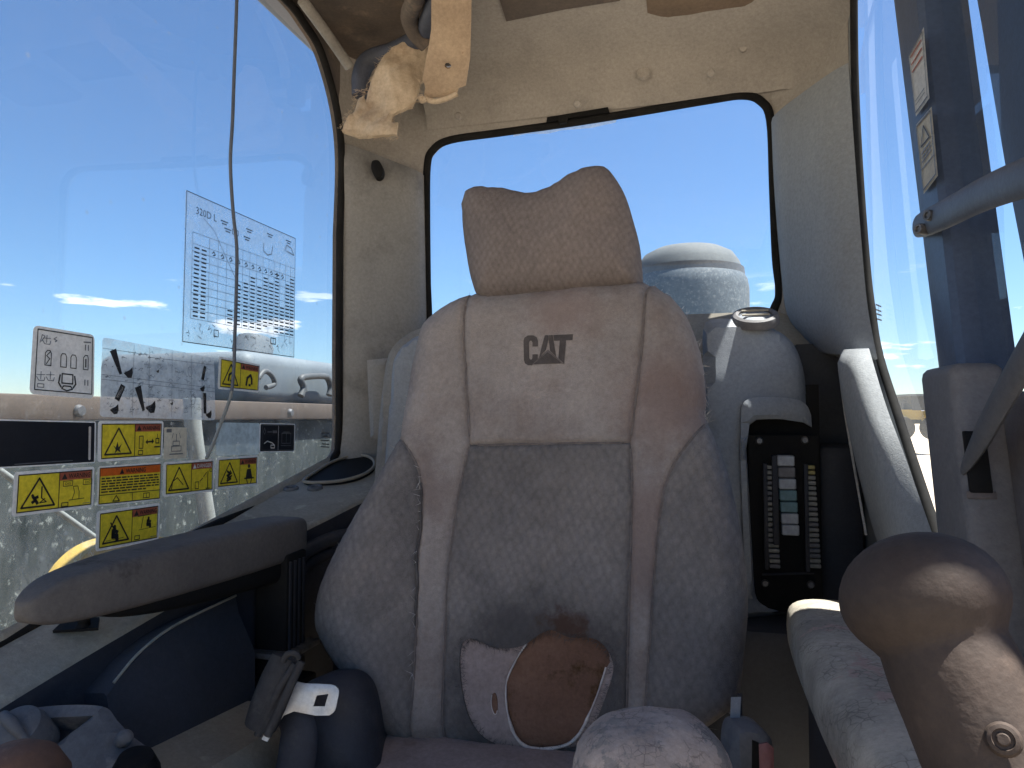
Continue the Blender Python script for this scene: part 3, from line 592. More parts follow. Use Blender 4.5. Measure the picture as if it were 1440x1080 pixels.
# left cover behind the seat
duct = thing('duct_cover', 'smooth blue grey duct cover standing behind the seat edge by the cup tray', 'duct cover', tuple(onY(560, 700, 1.15)))
PD = Plane((-.3, 1.12, .95), (1, 0, 0), (0, 0, 1))
dc = spline(ppx(PD, [(528, 700), (534, 640), (540, 580), (544, 520), (552, 494), (572, 474), (600, 463), (640, 458)]), False, 5) + ppx(PD, [(700, 458), (700, 760), (520, 760)])
sheet('cover_shell', PD, dens(dc, .012), M['duct'], duct, thick=.13, rnd=.02, step=.012)
PD2 = Plane((-.3, 1.135, .95), (1, 0, 0), (0, 0, 1))
dc2 = spline(ppx(PD2, [(520, 720), (526, 640), (533, 560), (541, 506), (552, 484), (575, 466), (610, 454)]), False, 5) + ppx(PD2, [(660, 452), (660, 740)])
sheet('cover_rim', PD2, dens(dc2, .012), M['pillar'], duct, thick=.10, rnd=.01, step=.015)

# ------------------------------------------------------------------ side console (photo left): window ledge, tray, dark flank
con2 = thing('side_console', 'dark side console under the decal-covered window with dusty ledge on top', 'console', (-.43, .7, .3))
outer = [onX(x, y, XL + .002) for x, y in spline([(0, 905), (140, 822), (275, 749), (380, 701), (440, 668), (466, 646), (474, 636)], False, 6)]
LP = Plane((XL, .58, .713), (1, 0, 0), (0, 1, .216))
inner = [LP.to3(*LP.px(x, y)) for x, y in spline([(-60, 1000), (0, 962), (90, 910), (165, 868), (290, 800), (400, 745), (470, 716), (520, 694), (545, 676), (552, 664)], False, 6)]
ys = np.linspace(.10, 1.36, 40)
iy = np.array([p.y for p in inner]); ix = np.array([p.x for p in inner]); k_ = np.argsort(iy); iy, ix = iy[k_], ix[k_]
xi = np.interp(ys, iy, ix); zz = .713 + .216 * (ys - .58)
rows = []
for y, x, z in zip(ys, xi, zz):
    kq = 1 - min(1, max(0, (y - .85) / .2))
    rows.append([(XL + .001, y, z + .012), (XL + .007, y, z + .009), (XL + .012, y, z + .001), (XL + .02, y, z), (XL + .035, y, z - .003 * kq), (x - .006, y, z - .004 - .014 * kq), (x - .002, y, z - .006 - .014 * kq), (x, y, z - .010 - .014 * kq)])
loft('ledge', rows, M['sill'], con2, caps=False, closed=False)
rows = [[(x, y, z - .0095 - .014 * (1 - min(1, max(0, (y - .85) / .2)))), (x + .003, y, z - .03), (x + .008, y, z - .15), (x + .015, y, .2)] for y, x, z in zip(ys, xi, zz)]
loft('flank_panel', rows, M['dark'], con2, caps=False, closed=False)
# cup tray and two snap rings
PT = LP
tr = spline(ppx(PT, [(428, 681), (446, 666), (472, 651), (504, 643), (523, 648), (526, 660), (506, 673), (470, 681)]), True, 5)
tray = sheet('cup_tray', PT, dens(tr, .01), M['black'], con2, h=.0015, thick=.01, step=.02)  # flat sheet; its black stands in for shade in the tray's depth
tube('tray_rim', [PT.to3(a, b, .005) for a, b in tr + tr[:1]], .003, M['sill'], tray, n=8)
for q in ((409, 688), (443, 687)):
    c_ = LP.to3(*LP.px(*q))
    lathe('snap_ring', [(.007, -.004), (.007, .003), (.010, .005), (.013, .003), (.014, -.006)], c_, (0, -.21, 1), M['dial'], con2, 20)
# raised wall between ledge and seat: curved arm at the back
tube('trim_curve', [onD(405, 800, 1.02), onD(430, 775, 1.06), onD(465, 758, 1.1), onD(500, 752, 1.13)], .012, M['navy'], con2, sub=5)
tube('trim_curve', [onD(400, 835, 1.0), onD(425, 800, 1.05), onD(462, 778, 1.1), onD(500, 770, 1.13)], .010, M['dark'], con2, sub=5)
box('rear_gap_panel', (-.40, 1.0, .3), (-.20, 1.02, .76), M['dark'], con2)
# fitting and screw at the front of the ledge
q = LP.to3(*LP.px(118, 880))
lathe('ledge_knob', [(0, .011), (.004, .010), (.0065, .006), (.006, .003), (.008, 0), (.008, -.004)], q, (0, 0, 1), M['black'], con2, 20)
PQ = LP
sheet('ledge_slot', PQ, ppx(PQ, [(74, 888), (92, 871), (140, 869), (138, 884)]), M['black'], con2, h=.001, thick=.003, step=.05)
# control box under the armrest
xb = -.362
tb = [onX(150, 975, xb), onX(165, 955, xb), onX(200, 915, xb), onX(250, 878, xb), onX(332, 838, xb)]
tb = [Vector(p) for p in spline([tuple(p) for p in tb], False, 5)]
secs = [[(xb - .04, p.y, p.z - .004), (xb - .004, p.y, p.z), (xb, p.y, p.z - .003), (xb + .004, p.y, p.z - .02), (xb + .03, p.y, p.z - .07), (xb + .035, p.y, .30), (xb - .04, p.y, .30)] for p in tb]
cb = loft('control_box', secs, M['navy'], con2, caps=True)
tube('lit_box_edge', [p + Vector((-.0005, 0, .0005)) for p in tb[4:]], .0016, M['sill'], cb, n=6)  # pale line: sunlight on the box edge put into the colour
# lower ledge by the seat base
za = onX(345, 985, -.335).z
lw = [onX(170, 1070, -.335), onX(345, 985, -.335)]
secs = []
for t in np.linspace(-1.2, 1, 8):
    p = lw[0] + (lw[1] - lw[0]) * t
    secs.append([(-.350, p.y, p.z - .03), (-.345, p.y, p.z), (-.327, p.y, p.z), (-.318, p.y, p.z - .004), (-.26, p.y, p.z - .012), (-.23, p.y, p.z - .05), (-.23, p.y, .2), (-.35, p.y, .2)])
lo_ = loft('lower_ledge', secs, M['sill'], con2, caps=True)

# armrest on the left, padded, on a dark post
arm = thing('armrest', 'dark grey pointed armrest pad beside the decal-covered window', 'armrest', tuple(onX(370, 880, -.30)))
def pad_sections(spec, n=28, sq=2.6):
    """spec rows: (y, x centre, z centre, half width, half height)"""
    secs = []
    for y, xc, zc, hw, hh in spec:
        s = []
        for j in range(n):
            a = 2 * math.pi * j / n; ca, sa = math.cos(a), math.sin(a)
            s.append((xc + hw * math.copysign(abs(ca) ** (2 / sq), ca), y, zc + hh * math.copysign(abs(sa) ** (2 / sq), sa)))
        secs.append(s)
    return secs
def resample(spec, m):
    sp = np.array(spec); t = np.linspace(0, 1, len(sp)); d = spline([tuple(r) for r in sp], False, m); return d
spec = [(.470, -.312, .790, .003, .003), (.476, -.312, .791, .012, .009), (.50, -.312, .795, .020, .016), (.55, -.312, .797, .027, .020), (.62, -.311, .797, .032, .022), (.72, -.311, .796, .035, .023), (.80, -.311, .795, .035, .023), (.85, -.311, .794, .032, .022), (.868, -.311, .794, .025, .018), (.876, -.311, .794, .010, .008)]
PK_ = 1.06
spec = [(y * PK_, EYE.x - (EYE.x - x) * PK_, EYE.z - (EYE.z - z) * PK_ - .005 * min(1, b / .02), a * PK_, b * PK_ * 1.22) for y, x, z, a, b in spec]
loft('arm_pad', pad_sections(resample(spec, 5), sq=5), M['arml'], arm, caps=True, smooth=60)
us = [(.56, -.344, .768, .006, .006), (.60, -.343, .762, .020, .014), (.68, -.342, .757, .026, .020), (.80, -.342, .752, .028, .024), (.90, -.341, .750, .028, .026), (.925, -.341, .750, .020, .02)]
loft('arm_underside', pad_sections(resample(us, 4), sq=3.6), M['black'], arm, caps=True, smooth=60)
box('arm_post', (-.352, .85, .60), (-.304, .90, .765), M['black'], arm, .004)
box('post_flange', (-.372, .835, .630), (-.290, .915, .638), M['bolt'], arm, .002)
for k in range(4): box('post_rib', (-.3055, .855 + k * .011, .62), (-.3015, .859 + k * .011, .755), M['dark'], arm)
box('post_lower', (-.364, .84, .40), (-.292, .91, .594), M['black'], arm, .004)

# right armrest
arm2 = thing('armrest', 'pale weathered armrest pad with peeling skin beside the large brown joystick', 'armrest', tuple(onX(1200, 1000, .36)))
spec = [(.30, .405, .715, .050, .020), (.36, .400, .720, .060, .028), (.45, .394, .722, .066, .034), (.55, .388, .720, .067, .034), (.65, .384, .716, .064, .034), (.75, .381, .712, .060, .034), (.85, .380, .708, .056, .033), (.91, .380, .706, .052, .030), (.935, .380, .704, .044, .022), (.942, .380, .703, .02, .010)]
loft('arm_pad', pad_sections(resample(spec, 5), sq=3.4), M['armr'], arm2, caps=True, smooth=60)
box('arm_support', (.345, .50, .10), (.43, .88, .682), M['navy'], arm2, .012)
box('peeled_patch', (0, 0, 0), (.001, .001, .001), M['lining'], arm2) if False else None

# ------------------------------------------------------------------ seat
seat = thing('operator_seat', 'tall brown grey cloth operator seat with a torn patch low on its back', 'seat', (0, .62, .12))
rc = R(9)
PS = Plane(onY(765, 700, .86), (1, 0, 0), (0, math.sin(rc), math.cos(rc)))
sil_px = [(720, 410), (690, 413), (655, 421), (625, 436), (604, 452), (594, 470), (585, 515), (577, 560), (571, 598), (567, 619), (546, 655), (520, 700), (492, 748), (470, 790), (456, 830), (450, 868), (455, 893), (478, 932), (500, 962), (511, 990), (530, 1014), (565, 1036), (610, 1050), (700, 1064), (800, 1068), (900, 1058), (965, 1040), (1012, 1012), (1038, 985), (1046, 930), (1052, 860), (1049, 800), (1039, 730), (1022, 660), (1003, 610), (992, 585), (993, 555), (987, 505), (975, 466), (959, 434), (936, 412), (905, 399), (870, 398), (800, 402)]
def sil_pt(x, y):                           # the rim lies behind the face, further back at the top than on the bolsters
    a, b = PS.px(x, y); q = min(1, max(0, (abs(a) - .10) / .13)); q = q * q * (3 - 2 * q); sh = .055 - .042 * q * min(1, max(.35, (.30 - b) / .3)) + .02 * min(1, max(0, (b - .1) / .2)) * q
    return Plane(PS.o - PS.n * sh, PS.a, PS.b).px(x, y)
SIL = spline([sil_pt(*p) for p in sil_px], True, 5); SILa = np.array(SIL)
def hseat(v):
    a = v[:, 0]; b = v[:, 1]
    s = np.clip((np.abs(a) - .10) / .13, 0, 1); s = s * s * (3 - 2 * s)
    up = np.clip((.30 - b) / .3, .35, 1)
    z = .042 * s * up - .02 * np.clip((b - .1) / .2, 0, 1) * s
    d = np.minimum(dist(v, SILa), .055); z = z - (.055 - np.sqrt(np.maximum(.055 ** 2 - (.055 - d) ** 2, 0)))
    # soft unevenness of worn foam
    z += .0016 * np.sin(a * 41 + b * 13) * np.sin(b * 37 - a * 9) + .0010 * np.sin(a * 90 + 1.3) * np.sin(b * 83)
    return z
def grime(m, centres):
    N, L = m.node_tree.nodes, m.node_tree.links; b = N['Principled BSDF']; src = b.inputs['Base Color'].links[0].from_socket
    t = N.new('ShaderNodeTexCoord'); n = N.new('ShaderNodeTexNoise'); n.inputs['Scale'].default_value = 28; n.inputs['Detail'].default_value = 8; n.inputs['Roughness'].default_value = .7; L.new(t.outputs['Object'], n.inputs['Vector'])
    for c, r0, r1, colr, amt in centres:
        d = N.new('ShaderNodeVectorMath'); d.operation = 'DISTANCE'; d.inputs[1].default_value = c; L.new(t.outputs['Object'], d.inputs[0])
        ad = N.new('ShaderNodeMath'); ad.operation = 'MULTIPLY_ADD'; ad.inputs[1].default_value = .09; ad.inputs[2].default_value = 0; L.new(n.outputs[0], ad.inputs[0])
        a2 = N.new('ShaderNodeMath'); a2.operation = 'ADD'; L.new(d.outputs['Value'], a2.inputs[0]); L.new(ad.outputs[0], a2.inputs[1])
        r = N.new('ShaderNodeMapRange'); r.interpolation_type = 'SMOOTHSTEP'; r.inputs[1].default_value = r1 + .045; r.inputs[2].default_value = r0 + .045; r.inputs[3].default_value = 0; r.inputs[4].default_value = amt; L.new(a2.outputs[0], r.inputs[0])
        mx = N.new('ShaderNodeMixRGB'); L.new(r.outputs[0], mx.inputs[0]); L.new(src, mx.inputs[1]); mx.inputs[2].default_value = (*colr, 1); src = mx.outputs[0]
    L.new(src, b.inputs['Base Color'])
grime(M['fabp'], [(tuple(PS.to3(*PS.px(758, 985))), .085, .15, (.07, .066, .068), .75), (tuple(PS.to3(*PS.px(790, 880))), .008, .032, (.085, .045, .03), .8)])
grime(M['fab'], [(tuple(PS.to3(*PS.px(940, 560))), .02, .10, (.19, .115, .095), .55), (tuple(PS.to3(*PS.px(905, 760))), .03, .12, (.20, .125, .105), .5), (tuple(PS.to3(*PS.px(600, 690))), .01, .07, (.16, .11, .10), .5), (tuple(PS.to3(*PS.px(790, 430))), .01, .07, (.20, .135, .12), .5)])
def hpt(a, b): return float(hseat(np.array([[a, b]]))[0])
K = {'tl': (652, 422), 'tr': (908, 400)}
s_cl = [(652, 422), (651, 470), (655, 540), (660, 625)]                      # seams, in photograph pixels
s_cr = [(908, 400), (904, 470), (896, 545), (886, 622)]
s_ll = [(660, 625), (653, 650), (640, 720), (630, 800), (625, 900), (622, 985), (620, 1052)]
s_lr = [(886, 622), (889, 690), (886, 800), (883, 900), (881, 1000), (880, 1060)]
s_sl = [(567, 619), (585, 640), (596, 672), (598, 720), (593, 790), (590, 880), (586, 960), (578, 1041)]
s_sr = [(994, 592), (968, 625), (943, 665), (930, 715), (921, 800), (914, 900), (907, 1000), (902, 1058)]
def sp(pts): return [tuple(p) for p in spline(ppx(PS, pts), False, 5)]
CLs, CRs, LLs, LRs, SLs, SRs = map(sp, (s_cl, s_cr, s_ll, s_lr, s_sl, s_sr))
def silrun(p, q):                            # walk the silhouette from near p to near q
    i = int(np.argmin(np.linalg.norm(SILa - np.array(p), axis=1))); j = int(np.argmin(np.linalg.norm(SILa - np.array(q), axis=1)))
    out = []; n = len(SIL)
    while i != j: out.append(SIL[i]); i = (i + 1) % n
    out.append(SIL[j]); return out
def clean(poly, eps=.0025):
    out = []
    for p in poly:
        if not out or math.hypot(p[0] - out[-1][0], p[1] - out[-1][1]) > eps: out.append(tuple(p))
    if math.hypot(out[0][0] - out[-1][0], out[0][1] - out[-1][1]) < eps: out.pop()
    return out
mid = [LRs[0], LLs[0]]
panels = {}
panels['upper_panel'] = clean(CLs + dens([LLs[0], LRs[0]], .01, False) + CRs[::-1] + silrun(CRs[0], CLs[0]))
panels['lower_panel'] = clean(LLs + silrun(LLs[-1], LRs[-1]) + LRs[::-1] + dens([LRs[0], LLs[0]], .01, False))
panels['left'] = clean(silrun(CLs[0], SLs[0]) + SLs + silrun(SLs[-1], LLs[-1]) + LLs[::-1] + CLs[::-1])
panels['right'] = clean(CRs + LRs + silrun(LRs[-1], SRs[-1]) + SRs[::-1] + silrun(SRs[0], CRs[0]))
panels['sideL'] = clean(silrun(SLs[0], SLs[-1]) + SLs[::-1])
panels['sideR'] = clean(silrun(SRs[-1], SRs[0]) + SRs)
H1 = spline(ppx(PS, [(650, 906), (664, 898), (682, 906), (705, 912), (735, 908), (757, 893), (775, 886), (800, 896), (830, 897), (846, 905), (858, 922), (862, 945), (848, 990), (832, 1025), (812, 1052), (770, 1060), (715, 1056), (680, 1040), (660, 1010), (650, 970), (646, 935)]), True, 4)
H2 = spline(ppx(PS, [(740, 906), (722, 934), (711, 960), (711, 990), (716, 1015), (724, 1038), (738, 1053), (765, 1057), (795, 1051), (814, 1033), (828, 1005), (842, 970), (853, 930), (850, 905), (800, 885), (765, 885)]), True, 4)
ST = .0065
for key, nm, m in (('upper_panel', 'upper_back_panel', 'fab'), ('lower_panel', 'lower_back_panel', 'fabp'), ('left', 'side_bolster', 'fab'), ('right', 'side_bolster', 'fab'), ('sideL', 'side_wing', 'fabp'), ('sideR', 'side_wing', 'fabp')):
    sheet(nm, PS, dens(panels[key], .008), M[m], seat, holes=[dens(H1, .006)] if key == 'lower_panel' else (), thick=.03 if key != 'lower_panel' else .012, rnd=.0045, step=ST, hf=hseat, smooth=70, d_edge=[dens(panels[key], .008)])
# seams as thin welts lying in the grooves
for ln, nm in ((CLs, 'seam'), (CRs, 'seam'), (LLs, 'seam'), (LRs, 'seam'), (SRs, 'seam'), (SLs, 'seam'), (dens([LLs[0], LRs[0]], .01, False), 'seam')):
    tube(nm, [PS.to3(a, b, hpt(a, b) - .0042) for a, b in ln[1:-1]], .0016, M['seam'], seat, n=6)
tube('open_seam', [PS.to3(a + .0015 * math.sin(i * 1.3), b, hpt(a, b) - .0012) for i, (a, b) in enumerate(SLs[11:26])], [.0004, .0016, .0022, .0012, .0024, .0018, .0006], M['fray'], seat, n=6)
# shell behind
shell = [(a * .97, b * .985) for a, b in SIL]
sheet('back_shell', PS, dens(shell, .02), M['shell'], seat, h=-.055, thick=.07, rnd=.02, step=.04)
# the tear: lining, hole, foam
sheet('torn_lining', PS, dens(clean([(a * 1 + 0, b) for a, b in spline(ppx(PS, [(642, 890), (700, 895), (757, 880), (860, 890), (875, 940), (850, 1010), (820, 1062), (715, 1064), (660, 1035), (640, 970)]), True, 3)]), .01), M['lining'], seat, holes=[dens(H2, .006)], h=-.0028, thick=.003, rnd=.002, step=.008, hf=lambda v: hseat(v) + .0010 * np.sin(v[:, 0] * 160 + v[:, 1] * 60) * np.sin(v[:, 1] * 75), smooth=60)
sheet('exposed_foam', PS, dens(spline(ppx(PS, [(700, 900), (765, 870), (870, 890), (865, 960), (830, 1062), (725, 1066), (696, 1000)]), True, 3), .012), M['foam'], seat, h=-.0065, thick=.01, step=.006, hf=lambda v: hseat(v) + .0018 * np.sin(v[:, 0] * 70 + 2) * np.sin(v[:, 1] * 95), smooth=60)
k0 = int(np.argmin([math.hypot(a - PS.px(740, 906)[0], b - PS.px(740, 906)[1]) for a, b in H2])); k1 = int(np.argmin([math.hypot(a - PS.px(853, 930)[0], b - PS.px(853, 930)[1]) for a, b in H2]))
eg = []; i = k0
while i != k1: eg.append(H2[i]); i = (i + 1) % len(H2)
def wob(i): return 1 + .35 * math.sin(i * 1.7) * math.sin(i * .6)
tube('tear_edge', [PS.to3(a, b, hpt(a, b) - .0026) for a, b in eg], [.0010 * wob(i) + (.0009 if 15 < i < 40 else 0) for i in range(len(eg))], M['edge'], seat, n=8)
slit = spline(ppx(PS, [(691, 978), (696, 976), (699, 990), (698, 1003), (694, 1004), (690, 992)]), True, 3)
sheet('lining_slit', PS, slit, M['foam'], seat, h=-.0012, thick=.001, step=.02, hf=hseat)
tube('slit_edge', [PS.to3(a, b, hpt(a, b) - .0012) for a, b in slit[8:] + slit[:1]], .0006, M['edge'], seat, n=6)
# frayed threads round the tear and on the worn edges: short hairs, one mass
rr = random.Random(11); V, F = [], []
def hair(p, d, l, w):
    s = d.cross(Vector((rr.uniform(-1, 1), rr.uniform(-1, 1), rr.uniform(-1, 1)))).normalized() * w; b = len(V)
    k = d.orthogonal().normalized() * rr.uniform(-.3, .3) * l
    V.extend([p - s, p + s, p + d * l * .6 + k + s * .6, p + d * l * .6 + k - s * .6, p + d * l + k * 1.8]); F.extend([(b, b + 1, b + 2, b + 3), (b + 3, b + 2, b + 4)])
hc = np.mean(np.array(H1), axis=0)
for i, (a, b) in enumerate(H1):
    for _ in range(18):
        t = rr.uniform(-1, 1); n_ = H1[(i + 1) % len(H1)]; aa, bb = a + (n_[0] - a) * rr.random(), b + (n_[1] - b) * rr.random()
        dn = Vector((hc[0] - aa, hc[1] - bb, 0)).normalized(); ang = rr.uniform(-.9, .9)
        d2 = (dn.x * math.cos(ang) - dn.y * math.sin(ang), dn.x * math.sin(ang) + dn.y * math.cos(ang))
        out = rr.uniform(-.010, .004); aa -= dn.x * -out; bb -= dn.y * -out
        hair(PS.to3(aa, bb, hpt(aa, bb) - .002 + rr.uniform(0, .002)), (PS.a * d2[0] + PS.b * d2[1] + PS.n * rr.uniform(-.1, .5)).normalized(), rr.uniform(.002, .009), .00025)
fr = link('frayed_edge', mesh('frayed_edge', V, F, M['fray'], None), seat); fr['kind'] = 'stuff'
V, F = [], []
for run, cnt in ((silrun(SRs[0], PS.px(1040, 960)), 130), (silrun(PS.px(960, 436), PS.px(990, 585)), 0), (silrun(PS.px(594, 470), PS.px(571, 598)), 30), (SLs[8:30], 45), (silrun(PS.px(992, 588), PS.px(975, 466)), 60)):
    for _ in range(cnt):
        i = rr.randrange(len(run)); a, b = run[i]
        edge = run is not SLs
        d_ = Vector((rr.uniform(-.2, 1) * (1 if a > 0 else -1), rr.uniform(-1, 1), 0)).normalized()
        hair(PS.to3(a, b, hpt(a, b) + .001), (PS.a * d_.x + PS.b * d_.y + PS.n * rr.uniform(0, .8)).normalized(), rr.uniform(.003, .013), .00035)
ft = link('loose_threads', mesh('loose_threads', V, F, M['thread'], None), seat); ft['kind'] = 'stuff'
# embossed mark
lg = [PS.px(737, 473), PS.px(806, 470), PS.px(802, 512), PS.px(737, 514)]
def lmap(u, v, h=.0009):
    a = [np.array(p) for p in lg]; p = (a[0] * (1 - u) + a[1] * u) * v + (a[3] * (1 - u) + a[2] * u) * (1 - v)
    return PS.to3(p[0], p[1], hpt(p[0], p[1]) + h)
def mark(name, polys, m, h):
    V, F = [], []
    for pl in polys:
        d = dens(pl, .06); b = len(V); V.extend([lmap(u, v, h) for u, v in d]); F.append(list(range(b, b + len(d))))
    return link(name, mesh(name, V, F, m, None), seat)
Cp = [(.30, .62), (.30, .80), (.27, .93), (.20, 1.0), (.09, 1.0), (.02, .93), (0, .82), (0, .18), (.02, .07), (.09, 0), (.17, 0), (.30, .17), (.30, .36), (.185, .36), (.185, .24), (.165, .19), (.135, .19), (.115, .24), (.115, .76), (.135, .82), (.165, .82), (.185, .76), (.185, .62)]
Ap = [(.30, .20), (.43, 1.0), (.59, 1.0), (.665, .40), (.60, .42), (.565, .50), (.525, .80), (.495, .80), (.455, .44)]
Ap = [(.33, .24), (.43, 1.0), (.59, 1.0), (.68, .30), (.52, .52)]
A1 = [(.33, .24), (.43, 1.0), (.505, 1.0), (.505, .84), (.47, .50)]
A2 = [(.515, 1.0), (.59, 1.0), (.69, .26), (.555, .46), (.515, .84)]
Tp = [(.60, 1.0), (1.0, 1.0), (1.0, .80), (.87, .80), (.87, .02), (.74, .20), (.74, .80), (.625, .80)]
mark('logo', [Cp], M['logo'], .0009); mark('logo', [A1, A2], M['logo'], .0009); mark('logo', [Tp], M['logo'], .0009)
mark('logo_triangle', [[(.20, .02), (.51, .42), (.83, .02)]], M['logo'], .0009)
mark('logo_line', [[(.15, -.02), (.19, .0), (.51, .43), (.84, .0), (.88, .0), (.51, .50)]], M['seam'], .0012)
# headrest
PH = Plane(onY(770, 330, .885), (1, 0, 0), (0, math.sin(R(4)), math.cos(R(4))))
hr_px = [(678, 421), (664, 396), (654, 345), (650, 303), (653, 278), (666, 265), (700, 264), (728, 269), (750, 272), (774, 264), (800, 248), (826, 237), (849, 235), (862, 246), (880, 277), (893, 322), (897, 360), (897, 390), (888, 402), (840, 408), (780, 414), (720, 420)]
PH = Plane(PH.o - PH.n * .046, PH.a, PH.b)
HR = dens(spline(ppx(PH, hr_px), True, 5), .006)
def hhead(v):
    d = np.minimum(dist(v, np.array(HR)), .075); z = np.sqrt(np.maximum(.075 ** 2 - (.075 - d) ** 2, 0)) * .62
    return z + .0012 * np.sin(v[:, 0] * 70) * np.sin(v[:, 1] * 66 + 1)
sheet('headrest', PH, HR, M['fabh'], seat, thick=.07, step=.006, hf=hhead, smooth=70)
# cushion and base
spec = [(.30, 0, .50, .20, .03), (.34, 0, .50, .235, .05), (.50, 0, .505, .25, .055), (.70, 0, .505, .25, .055), (.82, 0, .51, .245, .055), (.90, 0, .51, .23, .04)]
loft('seat_cushion', pad_sections(resample(spec, 4), 40, 4), M['brownfab'] if 'brownfab' in M else M['lining'], seat, caps=True, smooth=60)
box('seat_base', (-.21, .34, .10), (.21, .88, .45), M['dark'], seat, .02)

# ------------------------------------------------------------------ belt, buckle, worn pad, joystick, switch housing
belt = thing('seat_belt', 'dark rolled seat belt with bright steel tongue beside the seat', 'seat belt', tuple(onD(440, 1040, .78)))
PBt = Plane(onD(440, 985, .76), RGT, (0, .25, .97))
rc_px = [(405, 990), (420, 962), (455, 950), (490, 950), (512, 968), (524, 1005), (530, 1060), (528, 1120), (395, 1120), (392, 1050)]
sheet('belt_retractor', Plane(onD(440, 985, .79), RGT, (0, .25, .97)), dens(spline(ppx(PBt, rc_px), True, 4), .008), M['belt'], belt, thick=.07, rnd=.03, step=.008, hf=lambda v: .004 * np.sin(v[:, 0] * 60 + v[:, 1] * 55) * np.sin(v[:, 1] * 48), smooth=70)
roll = [onD(404, 925, .755), onD(392, 955, .748), onD(378, 990, .742), onD(366, 1022, .738)]
tube('belt_roll', roll, [.016, .0185, .0185, .0165], M['web'], belt, n=18, sub=5)
tube('belt_end', [onD(398, 930, .735), onD(404, 920, .735), onD(415, 919, .735), onD(420, 926, .737)], .0032, M['web'], belt, sub=4)
for dd, rr_ in ((0, .0045), (14, .004)):
    tube('belt_fold', [onD(424 - dd * .6, 930 + dd * .3, .738), onD(408 - dd, 965, .731), onD(388 - dd, 1008, .727), onD(376 - dd, 1034, .725)], rr_, M['web'], belt, n=10, sub=4)
tg = ppx(PBt, [(416, 953), (432, 958), (452, 960), (468, 962)]) + spline(ppx(PBt, [(474, 964), (480, 971), (479, 984), (476, 999), (469, 1005)]), False, 3) + ppx(PBt, [(450, 1004), (420, 996), (406, 1001), (394, 1020), (386, 1036), (378, 1032), (392, 1000), (402, 974)])
slot = ppx(PBt, [(450, 976), (466, 975), (462, 992), (446, 991)])
sheet('belt_tongue', PBt, dens(tg, .006), M['steel'], belt, holes=[slot], h=.016, thick=.0025, rnd=.0008, step=.006)
tube('belt_strap', [onD(410, 1000, .765), onD(420, 1030, .75), onD(415, 1080, .74), onD(400, 1140, .73)], .02, M['belt'], belt, n=14, sub=5, flat=FWD)

bk = thing('belt_buckle', 'black belt buckle with faded red press button right of the seat cushion', 'belt buckle', tuple(onD(1060, 1080, .62)))
PK = Plane(onD(1060, 1060, .62), RGT, (0, .1, 1))
bko = spline(ppx(PK, [(1032, 1130), (1031, 1060), (1036, 1030), (1052, 1026), (1072, 1028), (1086, 1040), (1092, 1060), (1094, 1130)]), False, 4)
sheet('buckle_body', PK, dens(bko, .006), M['dial'], bk, thick=.03, rnd=.008, step=.005)
sheet('release_button', PK, dens(ppx(PK, [(1066, 1046), (1078, 1044), (1087, 1052), (1090, 1120), (1070, 1120)]), .006), M['red'], bk, h=.0035, thick=.012, rnd=.002, step=.006)
sheet('button_gap', PK, dens(ppx(PK, [(1057, 1040), (1066, 1044), (1069, 1120), (1058, 1120)]), .006), M['black'], bk, h=.0012, thick=.004, step=.006)
box('buckle_strap', (0, 0, 0), (1, 1, 1), M['cons'], bk, xf=lambda c: onD(1025 + 14 * c.x + 3 * c.z, 1050 - c.z * 70, .655 + .008 * c.y))
box('buckle_stalk', (0, 0, 0), (1, 1, 1), M['belt'], bk, xf=lambda c: onD(1037 + 7 * c.x, 1050 - c.z * 75, .665 + .008 * c.y))

wp = thing('worn_pad', 'cracked pale vinyl pad end in front of the seat cushion, skin flaking', 'pad', tuple(onD(915, 1080, .46)))
c0 = onD(917, 1100, .47)
PW = Plane(c0, RGT, Vector((-RGT.y, RGT.x, 0)))
wo_ = [(.0535 * math.copysign(abs(math.cos(a)) ** .8, math.cos(a)), .046 * math.copysign(abs(math.sin(a)) ** .8, math.sin(a))) for a in np.linspace(0, 2 * math.pi, 72, endpoint=False)]
def dome(v):
    d = np.minimum(dist(v, np.array(wo_)) / .046, 1); z = .043 * np.sqrt(np.maximum(1 - (1 - d) ** 2.4, 0))
    return z + .0009 * np.sin(v[:, 0] * 230 + 5 * np.sin(v[:, 1] * 90)) * np.sin(v[:, 1] * 190 + 2) + .0012 * np.sin(v[:, 0] * 75 + v[:, 1] * 60)
sheet('pad_skin', PW, wo_, M['crack'], wp, thick=.12, step=.004, hf=dome, smooth=70)

js = thing('joystick', 'large brown ball-topped joystick at the right in front of the pale armrest', 'joystick', tuple(onD(1420, 1120, .26)))
g0 = onD(1297, 842, .315); g1 = onD(1392, 1060, .285); gd = (g1 - g0); gL = 238.0; gd = gd / gL          # per photograph pixel of length
gt = gd.normalized(); gs = gt.cross(FWD).normalized(); gu = gs.cross(gt)
def grip_r(q):
    ball = math.sqrt(max(110 ** 2 - q * q, 0)) if -110 <= q < 78 else 0
    neck = 89 + 8 * max(0, (q - 170) / 200)
    if q < 28: return ball
    t = min(1, (q - 28) / 120); t = t * t * (3 - 2 * t); b = math.sqrt(max(110 ** 2 - min(q, 74) ** 2, 0)) if q < 74 else 81.4
    return b * (1 - t) + neck * t
secs = []
for q in [-109.9, -108, -104, -97, -88, -76, -62, -46, -28, -10, 8, 25, 40, 52, 64, 76, 88, 100, 115, 130, 150, 175, 210, 260, 320, 400]:
    p = g0 + gd * q; r_ = max(grip_r(q), .5) * .315 / FPX * (1 - max(q, 0) / 2600)
    secs.append([p + gs * (math.cos(2 * math.pi * j / 40) * r_) + gu * (math.sin(2 * math.pi * j / 40) * r_ * .95) for j in range(40)])
loft('grip', secs, M['knob'], js, caps=True, smooth=70)
